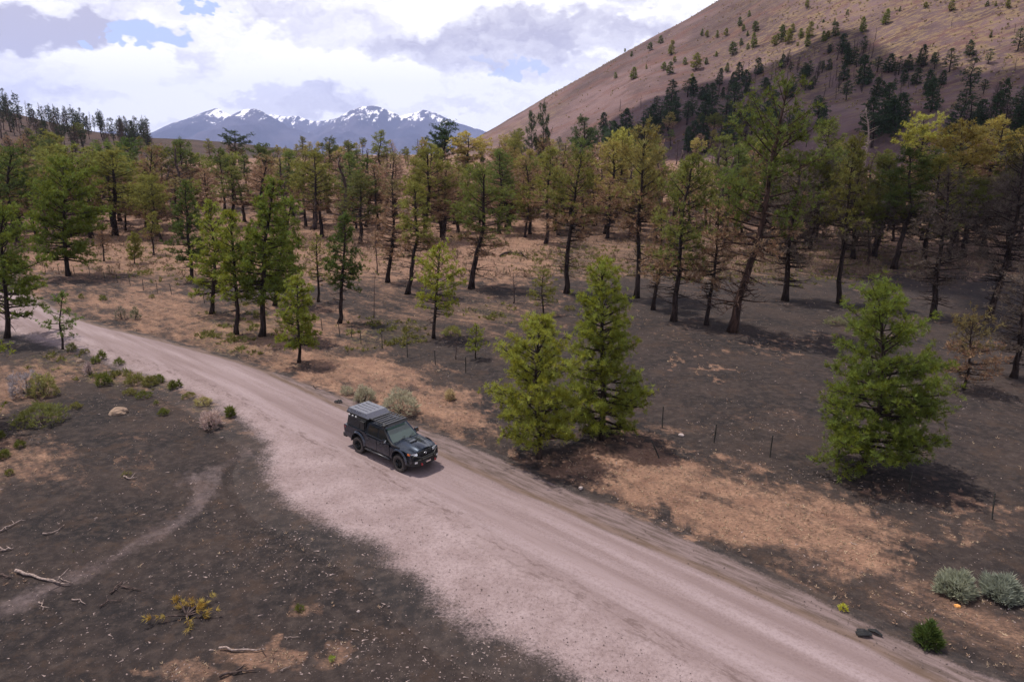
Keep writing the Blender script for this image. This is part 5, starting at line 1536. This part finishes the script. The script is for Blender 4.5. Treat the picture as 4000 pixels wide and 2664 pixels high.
# burnt stump, shredded tyre rubber
A = Acc(); A.tube([(0, 0, -.2), (.03, 0, .5), (.0, .05, 1.3), (.06, .02, 2.3)], [.42, .34, .28, .10], 8); A.tube([(0, .0, 1.0), (.5, 0, 1.5)], [.12, .04], 5)
p = hit(2118, 552)
tag(ob('tree_stump', A.mesh('tree_stump', M_BARK), None, tuple(p)), 'charred broken stump in the forest at right', 'stump')
def scrap(label, dx, dy, wd, seed):
    p = hit(dx, dy); k = px_per_m(p); L = wd * S / k
    rg = np.random.default_rng(seed); A = Acc()
    for q in range(4):
        a = ROAD_A + rg.normal(0, .5); c = np.array([rg.uniform(-.3, .3) * L, rg.uniform(-.12, .12) * L, .02])
        d = np.array([math.cos(a), math.sin(a), 0])
        pts = [c - d * L * .25, c + [0, 0, rg.uniform(.04, .12)], c + d * L * .25 + [0, 0, rg.uniform(0, .08)]]
        A.tube(pts, [.04, .075, .03], 5)
    me = A.mesh('rubber_scrap', M_TRIM, False)
    tag(ob('rubber_scrap', me, None, (p[0], p[1], p[2] + .05)), label, 'scrap')
scrap('black shred of tyre rubber on the road edge behind the truck', 778, 926, 22, 1)
scrap('black shred of tyre rubber on the shoulder at lower right', 1995, 1460, 62, 2)

# ------------------------------------------------------------------ stuff: dry grass, pebbles, undergrowth, slope scrub
def scatter(n, seed, accept, ymax, ymin=15.0, xlim=None):
    rg = np.random.default_rng(seed)
    out = []
    tot = 0
    while tot < n:
        m = 40000
        y = 1 / rg.uniform(1 / ymax, 1 / ymin, m)
        y = np.where(rg.uniform(size=m) < .5, y, rg.uniform(ymin, ymax, m))
        x = rg.uniform(-1, 1, m) * (y * .84 + 4)
        ok = accept(x, y, rg.uniform(size=m), rg)
        out.append(np.stack([x[ok], y[ok]], -1)); tot += ok.sum()
        if len(out) > 60: break
    return np.concatenate(out)[:n]
def off_road(x, y, mr=.5, ml=1.0):
    s, o = to_so(x, y)
    return ~((o < road_R(s) + mr) & (o > road_L(s) - ml) & (s > -75) & (s < 50))
rg = np.random.default_rng(9)
def grass(name, label, pts, size, bl, bw, color, cat='grass', up=1.3, spread=.8, mat=None):
    z = gz(pts[:, 0], pts[:, 1])
    C = np.stack([pts[:, 0], pts[:, 1], z], -1)
    V, F, ti = blades(rg, C, np.tile([0, 0, up], (len(C), 1)), size, bl, bw, spread)
    V[:, 2] = np.maximum(V[:, 2], gz(V[:, 0], V[:, 1]) - .01)
    o = ob(name, mesh_np(name, V, F, mat or M_BROWN, attrs={'tint': ('FACE', ti)}))
    o.color = color + (1.0,)
    return tag(o, label, cat, None, 'stuff')
def acc_straw(x, y, r_, g_):
    m = ground_masks(x, y, z_ground(x, y))
    return off_road(x, y) & (r_ < m[:, 0] ** 2 * .9)
pts = scatter(11000, 21, acc_straw, 120)
grass('dry_grass', 'short dry straw-coloured grass on the verges and clearing', pts, rg.uniform(.05, .11, len(pts)) * (1 + pts[:, 1] / 90), 6, .12, (.20, .142, .10), up=.7, spread=1.0)
def acc_green(x, y, r_, g_):
    m = ground_masks(x, y, z_ground(x, y))
    return off_road(x, y, .8, 1.0) & (r_ < m[:, 2] * (vnoise(x * .8, y * .8, 5) > .55))
pts = scatter(3200, 22, acc_green, 130)
grass('green_weeds', 'low olive weeds growing in the clearing', pts, rg.uniform(.15, .34, len(pts)) * (1 + pts[:, 1] / 160), 8, .10, (.085, .082, .024), 'weeds', 1.0, .9)
# pale chips of pumice and wood on the cinder
def chips(name, label, pts, smin, smax, mat, long_=1.0):
    n = len(pts); z = gz(pts[:, 0], pts[:, 1])
    sz = smin + (smax - smin) * rg.uniform(0, 1, n) ** 3
    base = np.array([[1, 0, 0], [-.5, .8, 0], [-.6, -.8, 0], [.1, 0, .75]])
    a = rg.uniform(0, 6.28, n); ca, sa = np.cos(a), np.sin(a)
    ln = 1 + long_ * rg.uniform(0, 1, n) ** 4 * 3
    B = base[None] * sz[:, None, None]
    B[:, :, 0] *= ln[:, None]
    X = B[:, :, 0] * ca[:, None] - B[:, :, 1] * sa[:, None]; Y = B[:, :, 0] * sa[:, None] + B[:, :, 1] * ca[:, None]
    V = np.stack([X + pts[:, 0:1], Y + pts[:, 1:2], B[:, :, 2] + z[:, None] + .004], -1).reshape(-1, 3)
    i = np.arange(n)[:, None] * 4
    F = np.concatenate([i + np.array([[0, 1, 3]]), i + np.array([[1, 2, 3]]), i + np.array([[2, 0, 3]])])
    return tag(ob(name, mesh_np(name, V, F, mat)), label, 'gravel', None, 'stuff')
M_CHIP = simple('pumice_chip', (.23, .18, .17), .95, 0, .2, 0, 3, .3)
M_DCHIP = simple('cinder_chip', (.085, .066, .064), .95, 0, .2, 0, 3, .3)
def acc_chip(x, y, r_, g_):
    s, o = to_so(x, y)
    nearr = np.exp(-np.maximum(0, road_L(s) - o) / 2.5)
    cl = vnoise(x * .5, y * .5, 15) ** 2 * vnoise(x * 2.1, y * 2.1, 16) * 2
    return off_road(x, y, .2, -.3) & (r_ < .035 + .8 * cl * vnoise(x * .13, y * .13, 19) + .5 * nearr * (o < road_L(s)))
pts = scatter(13000, 23, acc_chip, 75)
chips('pale_gravel', 'pale chips of pumice and bark strewn over the black cinder', pts, .010, .042, M_CHIP)
def acc_road(x, y, r_, g_):
    s, o = to_so(x, y)
    return (~off_road(x, y, .6, .6)) & (r_ < np.where((o < road_l(s) + .3) | (o > road_r(s) - .1), .8, .10))
pts = scatter(2600, 24, acc_road, 60)
ch = chips('road_stones', 'loose stones on the gravel road and its edges', pts, .010, .034, M_DCHIP, .3)
ch.location.z = .022
# scrub on the cone
def acc_cone():
    rgc = np.random.default_rng(33)
    x, y = rgc.uniform(30, 620, 60000), rgc.uniform(180, 760, 60000)
    z = z_cone(x, y)
    ok = (z > z_ground(x, y) + 3) & (np.hypot(x - CONE[0], y - CONE[1]) > 60)
    vg = cone_veg(x, y, z)
    u, v = project(x, y, z)
    ok &= (rgc.uniform(size=60000) < .06 + .6 * vg ** 2 * (vnoise(x * .06, y * .06, 4) > .45)) & (u > 430) & (u < 1060) & (v > -20)
    return np.stack([x[ok], y[ok]], -1)[:5200]
pts = acc_cone()
grass('slope_scrub', 'pale yellowish scrub and boulders dotting the cinder cone', pts, rg.uniform(.5, 1.3, len(pts)), 5, .26, (.15, .115, .06), 'scrub', 1.0, 1.0)
# fine dead undergrowth between the trunks
def acc_und(x, y, r_, g_):
    u, v = project(x, y, z_ground(x, y))
    return (v / S < 640) & (r_ < .3 + .7 * (vnoise(x * .12, y * .12, 6) > .5))
pts = scatter(9000, 25, acc_und, 260, 70)
grass('undergrowth', 'dry brown twigs and grass on the forest floor', pts, rg.uniform(.3, .9, len(pts)), 7, .07, (.11, .078, .055), 'undergrowth', .8, .9)

# leafless brush between the trunks
def acc_brush(x, y, r_, g_):
    z = gz(x, y)
    u, v = project(x, y, z)
    lim = np.interp(u / S, [0, 350, 480, 900, 1300, 1700, 2354], [585, 585, 560, 600, 600, 640, 680])
    return (v / S < lim) & (r_ < .15 + .85 * (vnoise(x * .07, y * .07, 66) > .5))
pts = scatter(1300, 27, acc_brush, 280, 80)
z = gz(pts[:, 0], pts[:, 1])
hb = rg.uniform(.8, 2.6, len(pts))
kb = 7
off = rg.normal(0, .45, (len(pts), kb, 2)) * hb[:, None, None] * .6
P3 = np.stack([(pts[:, None, 0] + off[:, :, 0]), (pts[:, None, 1] + off[:, :, 1]), z[:, None] + hb[:, None] * rg.uniform(.05, .75, (len(pts), kb))], -1).reshape(-1, 3)
V, F, ti = blades(rg, P3, np.tile([0, 0, .7], (len(P3), 1)), np.repeat(hb, kb) * .5, 9, .02, 1.0)
bo_ = ob('dead_brush', mesh_np('dead_brush', V, F, M_BROWN, attrs={'tint': ('FACE', ti)})); bo_.color = (.095, .066, .05, 1)
tag(bo_, 'leafless brown brush standing between the forest trunks', 'brush', None, 'stuff')

# ------------------------------------------------------------------ unseen clouds: one shades the cone foot, one added to darken the right
def build_shade_cloud(centres, alt, seed):
    m, t, out = new_mat('cloud_white')
    p = t.new('ShaderNodeTexCoord').outputs['Object']
    n = t.noise(p, .03, 5, .6)
    b = principled(t, t.mix(n, (.78, .78, .82), (.9, .9, .92)), 1.0, 0, .0, bump(t, n, .6, 8))
    t.l.new(b.outputs[0], out.inputs[0])
    rgc = random.Random(seed); bm = bmesh.new()
    for g, rad in centres:
        k = (alt - g[2]) / sun_vec.z
        c = Vector(g) + sun_vec * k
        for q in range(4):
            r = rad * rgc.uniform(.45, .8)
            mt = Matrix.Translation(c + Vector((rgc.uniform(-.6, .6) * rad, rgc.uniform(-.6, .6) * rad, rgc.uniform(0, .35) * rad))) @ Matrix.Diagonal((r, r, r * .5, 1))
            bmesh.ops.create_icosphere(bm, subdivisions=3, radius=1, matrix=mt)
    for v in bm.verts:
        w_ = float(fbm(v.co.x * .03, v.co.y * .03 + v.co.z * .05, seed, 4))
        v.co += Vector((w_ * 14, float(fbm(v.co.y * .03, v.co.x * .03, seed + 3, 4)) * 14, w_ * 8))
    o = bm_obj('shade_cloud', bm, m, None, 0, True)
    return tag(o, 'low ragged cloud placed out of view to cast shade', 'shade_cloud', None, 'structure')
def cone_pts(l):
    return [(tuple(hit(a, b)), r) for a, b, r in l]
build_shade_cloud(cone_pts([(1480, 275, 22), (1530, 255, 26), (1600, 262, 34), (1570, 245, 26), (1680, 280, 34), (1780, 280, 36), (1880, 280, 36), (1640, 228, 30), (1720, 205, 32), (1790, 190, 32), (1850, 160, 26), (1900, 165, 30), (1960, 160, 20), (1700, 250, 34), (1800, 235, 36), (1900, 225, 36),
                      (1990, 215, 34), (2060, 225, 32), (2140, 225, 30), (2230, 230, 30), (2320, 225, 34), (2420, 220, 36), (2000, 290, 30), (2100, 300, 30), (2250, 300, 30), (2380, 300, 40), (1600, 300, 24), (1450, 285, 14)]), 620, 3)
build_shade_cloud([((x, y, 0), r) for x, y, r in ((50, 78, 16), (62, 70, 18), (44, 60, 10), (58, 52, 18), (75, 60, 22), (48, 42, 9), (60, 36, 14), (90, 85, 26), (70, 100, 18), (38, 34, 4), (52, 92, 10))], 420, 8)  # added out of view only to darken the right side

# ------------------------------------------------------------------ haze: one box of air round everything, the sky outside
def build_haze():
    m, t, out = new_mat('haze_air')
    v = t.new('ShaderNodeVolumePrincipled')
    v.inputs['Color'].default_value = (.48, .58, 1.0, 1)
    v.inputs['Density'].default_value = 4.0e-5
    v.inputs['Anisotropy'].default_value = 0.1
    t.l.new(v.outputs[0], out.inputs['Volume'])
    bm = bmesh.new(); bm_box(bm, -24500, 24500, -24500, 24500, -120, 2200)
    bmesh.ops.recalc_face_normals(bm, faces=bm.faces)
    me = bpy.data.meshes.new('haze'); bm.to_mesh(me); bm.free(); me.materials.append(m)
    tag(ob('haze', me), 'thin blue air between the forest and the far peaks', 'haze', None, 'stuff')
build_haze()
